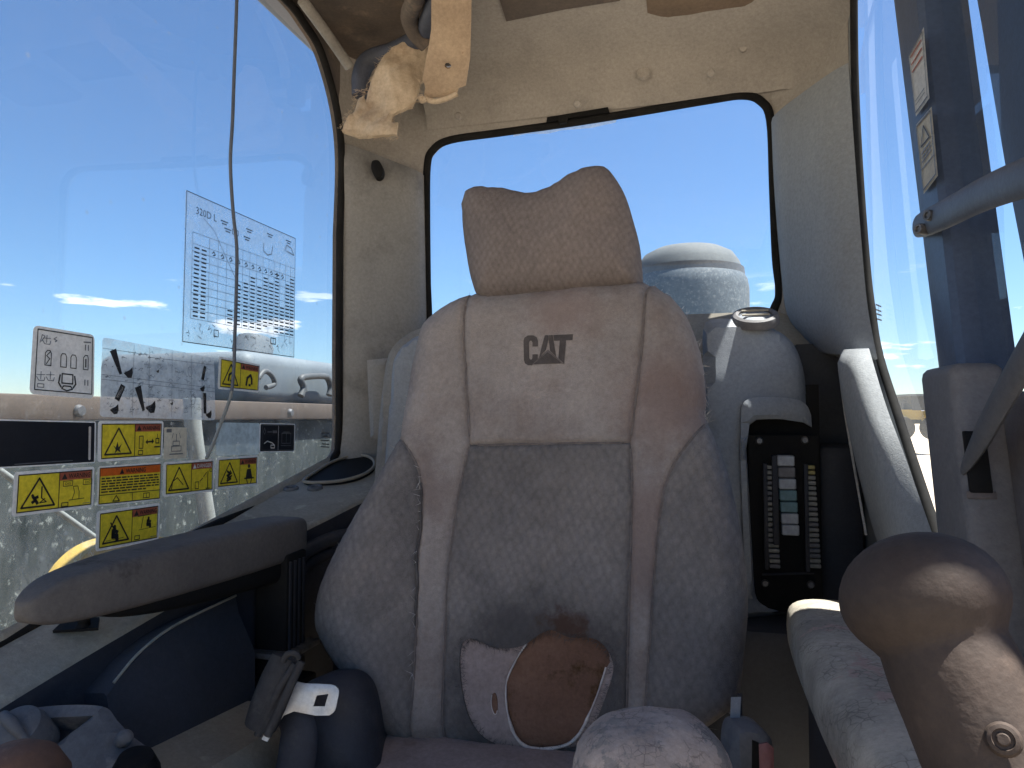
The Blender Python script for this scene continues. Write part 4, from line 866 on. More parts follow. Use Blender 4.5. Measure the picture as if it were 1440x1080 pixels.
bc = onD(1411, 1040, .2635)
lathe('screw_recess', [(0, .0005), (.0034, .0005), (.0038, .0013), (.0052, .0008), (.0062, -.002)], bc, (EYE - bc), M['knob'], js, 24)
lathe('screw', [(0, .0016), (.0018, .0016), (.0024, .0009), (.0026, -.002)], bc, (EYE - bc), M['knob'], js, 16)

js2 = thing('joystick', 'brown joystick top in the lower corner beside the dial housing', 'joystick', tuple(onD(30, 1120, .52)))
c1 = onD(20, 1098, .52)
lathe('grip', [(.0, .026), (.014, .024), (.028, .016), (.036, .002), (.035, -.02), (.024, -.05), (.018, -.10)], c1, (.05, -.05, 1), M['brown'], js2, 32, smooth=70)
box('grip_top', (0, 0, 0), (1, 1, 1), M['brown'], js2, .0, xf=lambda c: onD(-10 + 122 * c.x, 1046 + 40 * c.x - 0 * c.y + 70 * (1 - c.z), .55 + .03 * c.y)) if False else None

hs = thing('switch_housing', 'dusty switch housing with rotary dial below the window ledge', 'switch housing', tuple(onD(100, 1100, .66)))
PSH = Plane(onD(100, 1010, .655), RGT, (0, .78, .62))
ho = spline(ppx(PSH, [(-60, 985), (0, 976), (60, 976), (110, 984), (140, 996), (152, 1015)]), False, 4) + ppx(PSH, [(175, 1048), (200, 1075), (205, 1140), (-60, 1140)])
hh_ = ppx(PSH, [(-60, 990), (-20, 987), (45, 992), (124, 1005), (100, 1026), (60, 1062), (-60, 1062)])
sheet('housing_shell', PSH, dens(ho, .012), M['dial'], hs, holes=[dens(hh_, .01)], thick=.06, rnd=.007, step=.01)
sheet('housing_well', PSH, dens(ppx(PSH, [(-60, 984), (140, 990), (140, 1090), (-60, 1090)]), .03), M['dark'], hs, h=-.03, thick=.004, step=.03)
dc_ = PSH.to3(*PSH.px(38, 1020), .006)
dax = (Vector((0, -.62, .78)) + Vector((.1, 0, 0))).normalized()
dl = lathe('rotary_dial', [(0, .010), (.014, .009), (.021, .004), (.0235, -.006), (.0235, -.03)], dc_, dax, M['dial'], hs, 36)
sd = (EYE - dc_); sd = (sd - dax * sd.dot(dax)).normalized()
tube('dial_grip', [dc_ + sd * q + dax * h_ for q, h_ in ((-.022, .004), (-.012, .012), (0, .0165), (.012, .013), (.022, .004))], [.0025, .0045, .0055, .005, .003], M['dial'], dl, n=12, sub=4)
lathe('housing_clip', [(0, .008), (.004, .007), (.007, .003), (.007, -.02)], onD(175, 1038, .63), (.6, -.5, .4), M['dial'], hs, 16)
lathe('housing_boot', [(0, .02), (.014, .018), (.020, .004), (.022, -.03)], onD(190, 1090, .61), (.2, -.2, 1), M['black'], hs, 20)

# ------------------------------------------------------------------ torn roof trim
tt_ = thing('torn_trim', 'torn beige trim strip with hanging insulation flap in the left roof corner', 'trim strip', tuple(onD(600, 100, 1.35)))
t0_, t1_ = onD(625, 130, 1.29), onD(636, -40, 1.12)
PT1 = Plane(t0_, RGT, (t1_ - t0_) - RGT * (t1_ - t0_).dot(RGT))
strip = ppx(PT1, [(607, -60), (664, -60), (662, 40), (661, 85), (655, 122), (645, 124), (643, 131), (620, 139), (606, 141), (596, 136), (598, 125), (594, 112), (598, 90), (603, 65), (606, 45)])
holes_ = [[(PT1.px(630, 92)[0] + .006 * math.cos(k * .63), PT1.px(630, 92)[1] + .006 * math.sin(k * .63)) for k in range(10)]]
sheet('trim_strip', PT1, dens(strip, .008), M['trim'], tt_, holes=holes_, thick=.006, rnd=.002, step=.008, hf=lambda v: .006 * np.sin(v[:, 0] * 60) * .5 + .003 * np.sin(v[:, 1] * 40) - .25 * np.maximum(v[:, 0] - .018, 0), smooth=50)
PT2 = Plane(onD(550, 130, 1.34), RGT, (0, .15, .99))
flap = [(598, 38), (602, 50), (597, 65), (600, 78), (597, 108), (590, 118), (588, 138), (580, 150), (560, 159), (553, 162), (553, 176), (562, 175), (562, 195), (530, 192), (503, 184), (481, 177), (484, 168), (490, 158), (497, 150), (501, 126), (508, 124), (512, 135), (514, 122), (524, 100), (535, 80), (548, 66), (570, 60), (590, 52)]
sheet('insulation_flap', PT2, dens(ppx(PT2, flap), .005), M['insul'], tt_, thick=.008, rnd=.004, step=.006, hf=lambda v: .012 * np.sin(v[:, 0] * 38 + 1) + .006 * np.sin(v[:, 1] * 52 + v[:, 0] * 30) + .0022 * np.sin(v[:, 0] * 120 + 2 * np.sin(v[:, 1] * 60)) * np.sin(v[:, 1] * 95) + .001 * np.sin(v[:, 0] * 330 + v[:, 1] * 90), smooth=40)
tube('strip_lip', [PT1.to3(*PT1.px(598, 137), .004), PT1.to3(*PT1.px(612, 140), .006), PT1.to3(*PT1.px(628, 136), .006), PT1.to3(*PT1.px(643, 130), .004)], .005, M['insul'], tt_, sub=4)
tube('strip_lip', [PT1.to3(*PT1.px(591, 132), .004), PT1.to3(*PT1.px(594, 139), .006), PT1.to3(*PT1.px(600, 135), .006)], .0055, M['insul'], tt_, sub=4)
rr = random.Random(21); V, F = [], []
fl_ = dens(ppx(PT2, flap), .003)
for (a, b) in fl_:
    for _ in range(3):
        dv = Vector((rr.uniform(-1, 1), rr.uniform(-1, .6), 0)).normalized()
        hair(PT2.to3(a, b, rr.uniform(-.006, .001)), (PT2.a * dv.x + PT2.b * dv.y + PT2.n * rr.uniform(-.2, .5)).normalized(), rr.uniform(.003, .011), .0004)
fq = link('flap_fibres', mesh('flap_fibres', V, F, M['insul'], None), tt_); fq['kind'] = 'stuff'
ho_ = thing('air_hose', 'dark blue hose bent inside the torn roof corner behind the beige flap', 'hose', tuple(onD(530, 90, 1.42)))
tube('hose_body', [onD(508, 135, 1.40), onD(508, 105, 1.40), onD(520, 84, 1.40), onD(555, 72, 1.39), onD(590, 52, 1.34), onD(606, 25, 1.24), onD(625, -30, 1.15)], .018, M['hose'], ho_, n=16, sub=6)
ho2 = thing('air_hose', 'grey brown ribbed duct hose beside the trim strip at the roof', 'hose', tuple(onD(582, 20, 1.35)))
tube('hose_body', [onD(600, 62, 1.31), onD(583, 44, 1.29), onD(576, 22, 1.25), onD(584, 0, 1.20), onD(596, -40, 1.12)], .016, M['cavity'], ho2, n=16, sub=6)

# ------------------------------------------------------------------ cable hanging along the side window
cb_ = thing('hanging_cable', 'thin grey cable hanging down in front of the side window', 'cable', tuple(onX(330, 300, XL + .03)))
tube('cable_run', [onX(x, y, XL + d) for x, y, d in [(334, -40, .03), (332, 30, .03), (329, 110, .03), (327, 170, .03), (324, 230, .028), (328, 300, .024), (333, 350, .02), (332, 420, .018), (330, 480, .018), (329, 515, .016), (326, 550, .012)]], .0026, M['handle'], cb_, n=8, sub=5)
tube('cable_tail', [onX(x, y, XL + .012) for x, y in [(326, 550), (322, 565), (312, 592), (298, 628), (290, 645)]], .0024, M['hosew'], cb_, n=8, sub=4)

# ------------------------------------------------------------------ decals on the side window
_tc = {}
def text_geo(s, bold=.0):
    if (s, bold) in _tc: return _tc[(s, bold)]
    cu = bpy.data.curves.new('lettering', 'FONT'); cu.body = s; cu.size = 1; cu.offset = bold; cu.resolution_u = 2
    ob = bpy.data.objects.new('lettering', cu); C.objects.link(ob)
    dg = bpy.context.evaluated_depsgraph_get(); dg.update(); me = bpy.data.meshes.new_from_object(ob.evaluated_get(dg))
    v = np.array([(q.co.x, q.co.y) for q in me.vertices]); f = [list(p.vertices) for p in me.polygons]
    bpy.data.objects.remove(ob); bpy.data.curves.remove(cu); bpy.data.meshes.remove(me)
    lo, hi = v.min(0), v.max(0); v = (v - lo) / (hi - lo); _tc[(s, bold)] = (v, f); return v, f
class Decal:
    """flat label on a pane: drawn in its own unit square, u to the right, v up; layers a fraction of a millimetre apart"""
    def __init__(s, corners, name, label, group='labels on the side window', pane=XL - .0028, onf=onX, cat='sticker'):
        s.c = [onf(x, y, pane) for x, y in corners]; s.t = thing(name, label, cat, tuple(sum(s.c, Vector()) / 4), group)
        s.n = (s.c[1] - s.c[0]).cross(s.c[3] - s.c[0]).normalized()
        if s.n.dot(EYE - s.c[0]) < 0: s.n = -s.n
        s.g = {}; s.asp = (s.c[1] - s.c[0]).length / (s.c[3] - s.c[0]).length
    def p(s, u, v, k): return (s.c[0] * (1 - u) + s.c[1] * u) * v + (s.c[3] * (1 - u) + s.c[2] * u) * (1 - v) + s.n * (.0002 * k)
    def poly(s, key, m, pts, k):
        V, F, _ = s.g.setdefault((key, m), ([], [], m)); b = len(V); V.extend([s.p(u, v, k) for u, v in pts]); F.append(list(range(b, b + len(pts))))
    def rect(s, key, m, u0, v0, u1, v1, k): s.poly(key, m, [(u0, v0), (u1, v0), (u1, v1), (u0, v1)], k)
    def rrect(s, key, m, u0, v0, u1, v1, r, k):
        pts = []
        for cu, cv, a0 in ((u1 - r / s.asp, v1 - r, 0), (u0 + r / s.asp, v1 - r, 90), (u0 + r / s.asp, v0 + r, 180), (u1 - r / s.asp, v0 + r, 270)):
            for q in range(4): a = R(a0 + q * 30); pts.append((cu + r / s.asp * math.cos(a), cv + r * math.sin(a)))
        s.poly(key, m, pts, k)
    def line(s, pts, w, m='ink', k=6, key='print', closed=False):
        pts = list(pts) + ([pts[0]] if closed else [])
        for (u0, v0), (u1, v1) in zip(pts, pts[1:]):
            du, dv = (u1 - u0) * s.asp, v1 - v0; L = math.hypot(du, dv) or 1; nu, nv = -dv / L * w / s.asp, du / L * w
            eu, ev = du / L * w * .5 / s.asp, dv / L * w * .5
            s.poly(key, m, [(u0 - nu - eu, v0 - nv - ev), (u1 - nu + eu, v1 - nv + ev), (u1 + nu + eu, v1 + nv + ev), (u0 + nu - eu, v0 + nv - ev)], k)
    def frame(s, u0, v0, u1, v1, w, m='ink', k=6): s.line([(u0, v0), (u1, v0), (u1, v1), (u0, v1)], w, m, k, closed=True)
    def text(s, t, u0, v0, u1, v1, m='ink', k=7, bold=.0, key='lettering'):
        v, f = text_geo(t, bold); V, F, _ = s.g.setdefault((key, m), ([], [], m)); b = len(V)
        V.extend([s.p(u0 + (u1 - u0) * a, v0 + (v1 - v0) * c_, k) for a, c_ in v]); F.extend([[b + i for i in q] for q in f])
    def disc(s, u, v, r, m='ink', k=6, key='print', n=10): s.poly(key, m, [(u + r / s.asp * math.cos(2 * math.pi * i / n), v + r * math.sin(2 * math.pi * i / n)) for i in range(n)], k)
    def book(s, u, v, w, hgt, m='ink'):
        s.frame(u, v, u + w, v + hgt, .012, m); s.line([(u + w / 2, v), (u + w / 2, v + hgt)], .010, m)
    def done(s):
        for (key, _m), (V, F, m) in s.g.items():
            q = link(key, mesh(key, V, F, M[m], None), s.t)
            if key in ('print', 'figures', 'fine_print', 'lettering'): q['kind'] = 'stuff'
def bolt_tri(d, u0, u1, v0, v1, w=.022):
    um = (u0 + u1) / 2
    d.line([(u0, v0), (um, v1), (u1, v0)], w, closed=True)
def warn_head(d, u0, v0, u1, v1, m, word, wm='ink', tri='ink'):
    d.rect('header', m, u0, v0, u1, v1, 4); hgt = v1 - v0
    a = u0 + (u1 - u0) * .05; b = a + hgt * .85 / d.asp
    d.poly('alert_triangle', tri, [(a, v0 + hgt * .14), (b, v0 + hgt * .14), ((a + b) / 2, v0 + hgt * .88)], 6)
    d.text(word, b + (u1 - u0) * .03, v0 + hgt * .2, u1 - (u1 - u0) * .04, v1 - hgt * .2, wm, 7, .012)
def yellow_label(corners, label, split=.5, head='redp', word='WARNING', style=0, wm='ink', tri='ink'):
    d = Decal(corners, 'warning_sticker', label)
    d.rrect('backing', 'white', 0, 0, 1, 1, .07, 0); d.rect('yellow_field', 'yellow', .045, .08, .955, .92, 2)
    d.frame(.045, .08, .955, .92, .013); d.line([(split, .08), (split, .92)], .011)
    warn_head(d, split + .006, .72, .948, .912, head, word, wm, tri)
    bolt_tri(d, .09, split - .05, .17, .82)
    return d
# pictograms
def stick(d, u, v, s, m='ink', kind=0):
    w = s * .09
    if kind == 0:    # falling figure and a swinging hook
        d.disc(u - .2 * s / d.asp, v + .18 * s, s * .09); d.line([(u - .16 * s / d.asp, v + .10 * s), (u + .0, v - .1 * s), (u + .14 * s / d.asp, v - .3 * s)], w); d.line([(u - .1 * s / d.asp, v), (u + .14 * s / d.asp, v + .08 * s)], w); d.line([(u, v - .1 * s), (u - .2 * s / d.asp, v - .22 * s)], w)
    elif kind == 1:  # flames / bolt
        d.poly('print', m, [(u - .3 * s / d.asp, v + .15 * s), (u - .12 * s / d.asp, v), (u, v + .35 * s), (u + .08 * s / d.asp, v + .02 * s), (u + .3 * s / d.asp, v + .2 * s), (u + .16 * s / d.asp, v - .1 * s), (u + .26 * s / d.asp, v - .3 * s), (u, v - .16 * s), (u - .2 * s / d.asp, v - .34 * s), (u - .12 * s / d.asp, v - .1 * s)], 6)
    elif kind == 2:  # seated figure
        d.disc(u, v + .34 * s, s * .1); d.line([(u, v + .24 * s), (u - .02, v - .1 * s), (u + .16 * s / d.asp, v - .12 * s), (u + .18 * s / d.asp, v - .36 * s)], w * 1.2); d.line([(u + .02, v + .1 * s), (u + .2 * s / d.asp, v + .04 * s)], w); d.line([(u - .12 * s / d.asp, v + .2 * s), (u - .14 * s / d.asp, v - .2 * s), (u + .1 * s / d.asp, v - .22 * s)], w * .7)
    elif kind == 3:  # boom and load
        d.line([(u - .3 * s / d.asp, v - .3 * s), (u - .22 * s / d.asp, v + .15 * s), (u + .02, v + .34 * s), (u + .2 * s / d.asp, v + .1 * s), (u + .22 * s / d.asp, v - .2 * s)], w * .9); d.rect('print', m, u - .02, v - .36 * s, u + .12 * s / d.asp, v - .22 * s, 6)
    elif kind == 4:  # tangled rollover
        d.line([(u - .2 * s / d.asp, v + .3 * s), (u + .1 * s / d.asp, v + .1 * s), (u - .15 * s / d.asp, v - .05 * s), (u + .18 * s / d.asp, v - .2 * s), (u - .2 * s / d.asp, v - .34 * s)], w * .8); d.disc(u + .1 * s / d.asp, v + .26 * s, s * .08); d.line([(u - .24 * s / d.asp, v + .02 * s), (u + .24 * s / d.asp, v + .16 * s)], w * .6); d.line([(u - .2 * s / d.asp, v - .2 * s), (u + .26 * s / d.asp, v - .02 * s)], w * .6)
# 1 grey-white control chart
d = Decal([(47, 457), (133, 471), (132, 561), (41, 554)], 'control_sticker', 'white sticker of lever and seat outlines left of the clear film')
d.rrect('backing', 'white', 0, 0, 1, 1, .08, 0); d.frame(.06, .07, .95, .95, .008, 'ink')
for u0, v0, u1, v1 in ((.43, .44, .52, .64), (.59, .44, .68, .64)):
    d.line([(u0, v0), (u0, v1 - .04), (u0 + .02, v1), (u1 - .02, v1), (u1, v1 - .04), (u1, v0)], .007, closed=True)
d.line([(.19, .44), (.19, .62), (.22, .66), (.26, .66), (.28, .62), (.28, .44)], .007, closed=True); d.line([(.21, .46), (.26, .54), (.21, .58), (.26, .64)], .007)
d.line([(.80, .44), (.80, .62), (.83, .66), (.87, .66), (.88, .62), (.88, .44)], .007, closed=True); d.line([(.84, .48), (.84, .60)], .012)
d.line([(.46, .20), (.46, .34), (.63, .34), (.63, .20)], .010, closed=True); d.line([(.43, .32), (.41, .2), (.45, .14)], .012); d.line([(.66, .32), (.68, .2), (.64, .14)], .012); d.line([(.46, .12), (.54, .09), (.63, .12), (.60, .16), (.49, .16)], .010, closed=True)
for u, v in ((.20, .80), (.14, .26), (.28, .27)): d.line([(u - .06, v), (u - .03, v - .05), (u + .05, v - .05), (u + .06, v)], .006, 'inkg', key='fine_print'); d.line([(u, v - .03), (u, v + .08)], .006, 'inkg', key='fine_print'); d.line([(u - .06, v + .03), (u + .06, v + .04)], .005, 'inkg', key='fine_print')
d.line([(.10, .76), (.13, .88), (.17, .86), (.12, .78)], .006, 'inkg', key='fine_print'); d.line([(.33, .80), (.36, .82), (.31, .84), (.35, .87)], .007, 'inkg', key='fine_print')
for v in (.74, .20): 
    for u in (.83, .88): d.line([(u, v), (u, v + .08)], .010, 'inkg', key='fine_print')
d.frame(.10, .11, .19, .16, .006, 'inkg'); d.line([(.80, .86), (.92, .87)], .010, 'inkg', key='fine_print'); d.done()
# 2 clear film of digging poses
d = Decal([(144, 474), (301, 503), (303, 591), (140, 586)], 'film_sticker', 'scuffed clear film with black boom and bucket pictures')
d.rrect('backing', 'hazy', 0, 0, 1, 1, .05, 0)
for v in (.47, .53): d.line([(.0, v), (1, v - .02)], .003, 'inkg', key='fine_print')
for u in (.235, .365, .565, .75, .86): d.line([(u, .03), (u + .004, .97)], .003, 'inkg', key='fine_print')
d.line([(0, .86), (.36, .87)], .003, 'inkg', key='fine_print'); d.line([(.36, .84), (1, .88)], .003, 'inkg', key='fine_print')
def beam(u0, v0, u1, v1, w0, w1, m='ink'):
    du, dv = (u1 - u0) * d.asp, v1 - v0; L = math.hypot(du, dv); nu, nv = -dv / L / d.asp, du / L
    d.poly('print', m, [(u0 + nu * w0, v0 + nv * w0), (u1 + nu * w1, v1 + nv * w1), (u1 - nu * w1, v1 - nv * w1), (u0 - nu * w0, v0 - nv * w0)], 6)
def bucket(u, v, s): d.poly('print', 'ink', [(u - .5 * s / d.asp, v), (u + .1 * s / d.asp, v + .3 * s), (u + .36 * s / d.asp, v + .55 * s), (u + .42 * s / d.asp, v + .1 * s), (u + .3 * s / d.asp, v - .3 * s), (u - .05 * s / d.asp, v - .35 * s)], 6)
beam(.075, .86, .14, .56, .055, .022); bucket(.20, .58, .17)
beam(.16, .42, .115, .22, .04, .04); beam(.154, .40, .12, .25, .022, .022, 'white'); bucket(.10, .09, .15)
beam(.275, .42, .325, .10, .055, .022); bucket(.385, .14, .20)
bucket(.44, .66, .06); bucket(.565, .22, .06)
beam(.895, .84, .865, .62, .03, .03); beam(.888, .80, .868, .66, .013, .013, 'white'); bucket(.862, .48, .12)
beam(.885, .42, .885, .10, .035, .03); beam(.885, .36, .886, .2, .012, .012, 'white'); bucket(.925, .08, .15)
rr = random.Random(5)
for _ in range(150):
    u, v = rr.uniform(.03, .95), rr.uniform(.05, .92); L_ = rr.uniform(.01, .04); a = rr.uniform(0, 6.28)
    d.line([(u, v), (u + L_ * math.cos(a), v + L_ * 1.5 * math.sin(a)), (u + L_ * 1.2 * math.cos(a + .8), v + L_ * math.sin(a + .8))], .0032, 'inkg', key='fine_print')
for u, v in ((.74, .72), (.765, .30)): d.line([(u + .022 * math.cos(k * .628), v + .075 * math.sin(k * .628)) for k in range(10)], .004, 'inkg', key='fine_print', closed=True)
d.done()
# 3 load chart
d = Decal([(261, 267), (415, 335), (413, 503), (255, 481)], 'chart_sticker', 'tall clear load chart with fine number columns above the other decals')
d.rect('backing', 'clear', 0, 0, 1, 1, 0); d.frame(.004, .004, .996, .996, .0028, 'ink')
d.text('320D L', .075, .868, .235, .917)
for v in (.74, .665, .615, .56, .50, .445, .39, .335, .28, .225, .165): d.line([(.055, v), (1.0 if v > .6 else .985, v)], .0016, 'inkg', key='fine_print')
for u in (.055, .185, .255, .325, .40, .465, .53, .595, .655, .715, .77, .83, .89, .945): d.line([(u, .165 if u < .8 else .12), (u, .74)], .0016, 'inkg', key='fine_print')
rr = random.Random(8)
for i in range(17):                                   # numbers: tiny dashes in columns
    v = .635 - i * .0285
    for u in (.09, .145): d.rect('figures', 'ink', u - .02, v, u + .018, v + .011, 6)
    for j, u in enumerate((.43, .497, .56, .625, .685, .742, .80, .858, .915, .965)):
        top_ = [.50, .52, .57, .52, .62, .57, .70, .40, .60, .68][j]
        if v < top_ - .02 and v > [.10, .10, .16, .16, .22, .24, .08, .08, .08, .08][j] - .03: d.rect('figures', 'ink', u - .021, v, u + .021, v + .011, 6)
    if i > 12: d.rect('figures', 'ink', .34, v, .385, v + .010, 6)
for u in (.22, .29, .36, .43, .497, .56, .625, .685, .742, .80, .858): d.line([(u - .012, .64), (u, .655), (u + .012, .635), (u - .006, .625)], .004, 'ink')
d.frame(.37, .83, .42, .865, .003); d.line([(.66, .85), (.66, .79), (.70, .77), (.74, .79), (.75, .85)], .004, 'inkg', key='fine_print'); d.line([(.88, .86), (.90, .91), (.95, .90), (.98, .85), (.90, .86)], .004, 'inkg', key='fine_print')
for u, v in ((.30, .89), (.52, .905), (.72, .935), (.92, .945), (.50, .84), (.33, .845)): d.rect('figures', 'ink', u - .03, v, u + .03, v + .008, 6); d.rect('figures', 'ink', u - .02, v - .018, u + .02, v - .01, 6)
d.line([(.13, .86), (.22, .80), (.27, .72), (.40, .52), (.46, .44)], .0024, 'inkg', key='fine_print')
for _ in range(45):
    u, v = rr.uniform(.03, .97), rr.uniform(.03, .14); d.line([(u, v), (u + rr.uniform(-.03, .03), v + rr.uniform(-.03, .03))], .0024, 'inkg', key='fine_print')
d.frame(.235, .07, .27, .115, .003); d.text('ISO 10567', .50, .10, .60, .117); d.frame(.745, .085, .795, .13, .004); d.line([(.77, .085), (.77, .13)], .003)
d.done()
# 4 small yellow, lifting
d = yellow_label([(308, 501), (366, 513), (364, 552), (306, 547)], 'yellow warning sticker hanging just below the load chart', .5); stick(d, .28, .42, .42, kind=3); stick(d, .73, .38, .55, kind=3); d.done()
# 5 black panel
d = Decal([(-40, 590), (135, 594), (134, 651), (-40, 661)], 'black_sticker', 'large plain black panel stuck at the left edge of the window', cat='panel')
d.rrect('backing', 'white', 0, 0, 1, 1.02, .05, 0); d.rect('black_field', 'blackfilm', .0, .03, .985, .99, 2); d.rrect('pale_strip', 'white', .925, .08, .948, .90, .03, 5); d.line([(.3, .07), (.78, .09)], .008, 'inkg'); d.done()
# 6..14 yellow family
d = yellow_label([(138, 592), (230, 592), (228, 643), (137, 650)], 'yellow sticker with clearance arrow and flame triangle beside the black panel', .53); stick(d, .27, .33, .45, kind=1)
d.frame(.60, .28, .66, .60, .012); d.line([(.72, .44), (.82, .45)], .022); d.poly('print', 'ink', [(.70, .44), (.735, .52), (.735, .37)], 6); d.poly('print', 'ink', [(.84, .45), (.805, .53), (.805, .38)], 6); d.frame(.87, .40, .92, .52, .014); d.line([(.85, .30), (.94, .30)], .016); d.line([(.895, .52), (.895, .64)], .010); d.frame(.59, .12, .66, .22, .012); d.done()
d = Decal([(231, 601), (263, 601), (262, 644), (230, 646)], 'cream_sticker', 'small cream sticker with grey machine outline and antenna')
d.rrect('backing', 'cream', 0, 0, 1, 1, .06, 0); d.rect('print', 'inkg', .08, .84, .30, .95, 4); d.line([(.50, .55), (.50, .78)], .018, 'inkg'); d.frame(.36, .42, .64, .56, .012, 'inkg'); d.frame(.30, .24, .72, .40, .012, 'inkg'); d.line([(.22, .15), (.80, .15)], .018, 'inkg'); d.line([(.32, .66), (.36, .82)], .012, 'inkg'); d.line([(.68, .66), (.64, .82)], .012, 'inkg'); d.done()
d = Decal([(304, 594), (365, 595), (364, 639), (304, 641)], 'blank_sticker', 'faded pale blue blank sticker left of the small black one')
d.rrect('backing', 'pale', 0, 0, 1, 1, .07, 0); d.line([(.44, .32), (.47, .40), (.50, .32)], .012, 'inkw'); d.done()
d = Decal([(365, 595), (415, 596), (414, 635), (364, 636)], 'black_sticker', 'small black sticker with white droplet and radiator drawings')
d.rrect('backing', 'white', 0, 0, 1, 1, .06, 0); d.rrect('black_field', 'blackfilm', .025, .03, .975, .97, .05, 2); d.frame(.06, .07, .94, .93, .008, 'inkg'); d.line([(.50, .06), (.50, .94)], .010, 'inkw')
d.line([(.12, .62), (.09, .70), (.12, .84), (.15, .70)], .014, 'inkg', closed=True); d.line([(.20, .70), (.32, .70)], .016, 'inkg'); d.rect('print', 'inkg', .34, .66, .46, .75, 6); d.line([(.12, .30), (.20, .38), (.33, .32), (.38, .26)], .018, 'inkw'); d.frame(.30, .14, .40, .24, .016, 'inkw')
d.frame(.60, .30, .86, .66, .014, 'inkg'); d.line([(.64, .70), (.82, .70)], .014, 'inkg'); d.line([(.73, .30), (.73, .66)], .014, 'inkg'); d.line([(.58, .22), (.88, .22)], .014, 'inkg'); d.done()
d = yellow_label([(20, 664), (133, 656), (131, 713), (16, 727)], 'widest yellow sticker with person struck in triangle under the black panel', .53); stick(d, .25, .36, .40, kind=0); d.line([(.32, .62), (.32, .36)], .016); d.line([(.32, .36), (.38, .26), (.30, .25), (.36, .34)], .012)
for u in (.58, .84): d.frame(u, .58, u + .12, .70, .008); d.text('DIG', u + .025, .61, u + .095, .67)
d.line([(.70, .24), (.73, .42), (.71, .56)], .008); d.line([(.79, .24), (.79, .42), (.77, .56), (.71, .56)], .008); d.line([(.66, .24), (.86, .25)], .008); d.frame(.57, .10, .65, .19, .010); d.rect('print', 'inkg', .84, .12, .94, .135, 6); d.done()
d = Decal([(138, 656), (227, 650), (225, 703), (136, 712)], 'warning_sticker', 'orange headed yellow sticker filled with lines of black text')
d.rrect('backing', 'white', 0, 0, 1, 1, .06, 0); d.rect('yellow_field', 'yellow', .02, .05, .98, .95, 2); d.frame(.02, .05, .98, .95, .012); d.rect('header', 'orange', .026, .745, .974, .94, 4)
d.poly('alert_triangle', 'ink', [(.31, .77), (.38, .77), (.345, .91)], 6); d.text('WARNING', .40, .78, .72, .90, bold=.02)
rr = random.Random(3)
for i in range(6):
    v = .665 - i * .068; u = .045
    while u < (.95 if i < 5 else .72):
        w_ = rr.uniform(.03, .10); d.rect('fine_print', 'ink', u, v, min(u + w_, .955), v + .036, 6); u += w_ + .014
d.line([(.02, .27), (.98, .27)], .010); d.line([(.52, .05), (.52, .27)], .010); bolt_tri(d, .22, .32, .09, .23, .012); d.frame(.70, .10, .80, .22, .010); d.line([(.75, .10), (.75, .22)], .008); d.done()
d = yellow_label([(230, 650), (301, 645), (300, 691), (229, 699)], 'yellow sticker headed with white danger lettering beside the text sticker', .52, word='DANGER', wm='inkw', tri='inkw')
d.line([(.14, .20), (.16, .42), (.25, .52), (.33, .36), (.36, .30)], .014); d.frame(.60, .14, .67, .34, .012); d.line([(.86, .12), (.86, .64)], .016); d.line([(.82, .12), (.9, .12)], .014); d.line([(.70, .36), (.75, .44)], .014); d.line([(.77, .48), (.83, .60)], .014); d.frame(.90, .62, .95, .70, .008); d.done()
d = yellow_label([(305, 644), (363, 640), (362, 682), (303, 688)], 'yellow sticker showing a belted seated person at the right end of its row', .53); stick(d, .28, .40, .5, kind=4)
d.disc(.755, .66, .07); d.poly('print', 'ink', [(.68, .28), (.71, .56), (.80, .57), (.84, .28)], 6); d.line([(.65, .26), (.88, .26)], .025); d.line([(.70, .24), (.73, .08)], .02); d.line([(.83, .24), (.80, .08)], .02); d.done()
d = yellow_label([(136, 719), (225, 707), (223, 759), (134, 776)], 'lowest yellow sticker alone below the others near the armrest', .53); stick(d, .26, .38, .50, kind=2); d.line([(.20, .66), (.25, .50)], .02); d.line([(.14, .22), (.40, .24)], .006); stick(d, .80, .52, .36, kind=2); d.line([(.68, .40), (.71, .70)], .010); d.line([(.62, .72), (.84, .73)], .010); d.line([(.64, .36), (.92, .38)], .006); d.frame(.58, .12, .66, .22, .010); d.rect('print', 'inkg', .84, .12, .94, .135, 6); d.done()
# maker's etching in the pane's rear corner
d = Decal([(446, 606), (466, 606), (466, 632), (446, 632)], 'glass_mark', 'tiny dark maker mark etched near the window corner', cat='mark')
for i, v in enumerate((.9, .7, .5, .3, .15)): d.line([(.2 + .1 * (i % 2), v), (.8, v - .03)], .03, 'inkg')
d.line([(.3, 1), (.5, .7), (.75, .95)], .03, 'inkg'); d.done()
d = Decal([(1231, 423), (1242, 428), (1243, 455), (1232, 452)], 'glass_mark', 'tiny dark maker mark etched in the door pane', 'labels on the door', XR + .016, cat='mark')
for v in (.85, .6, .4, .15): d.line([(.15, v), (.85, v)], .04, 'inkg')
d.line([(.15, .15), (.15, .85)], .03, 'inkg'); d.line([(.5, .2), (.5, .9)], .03, 'inkg'); d.done()
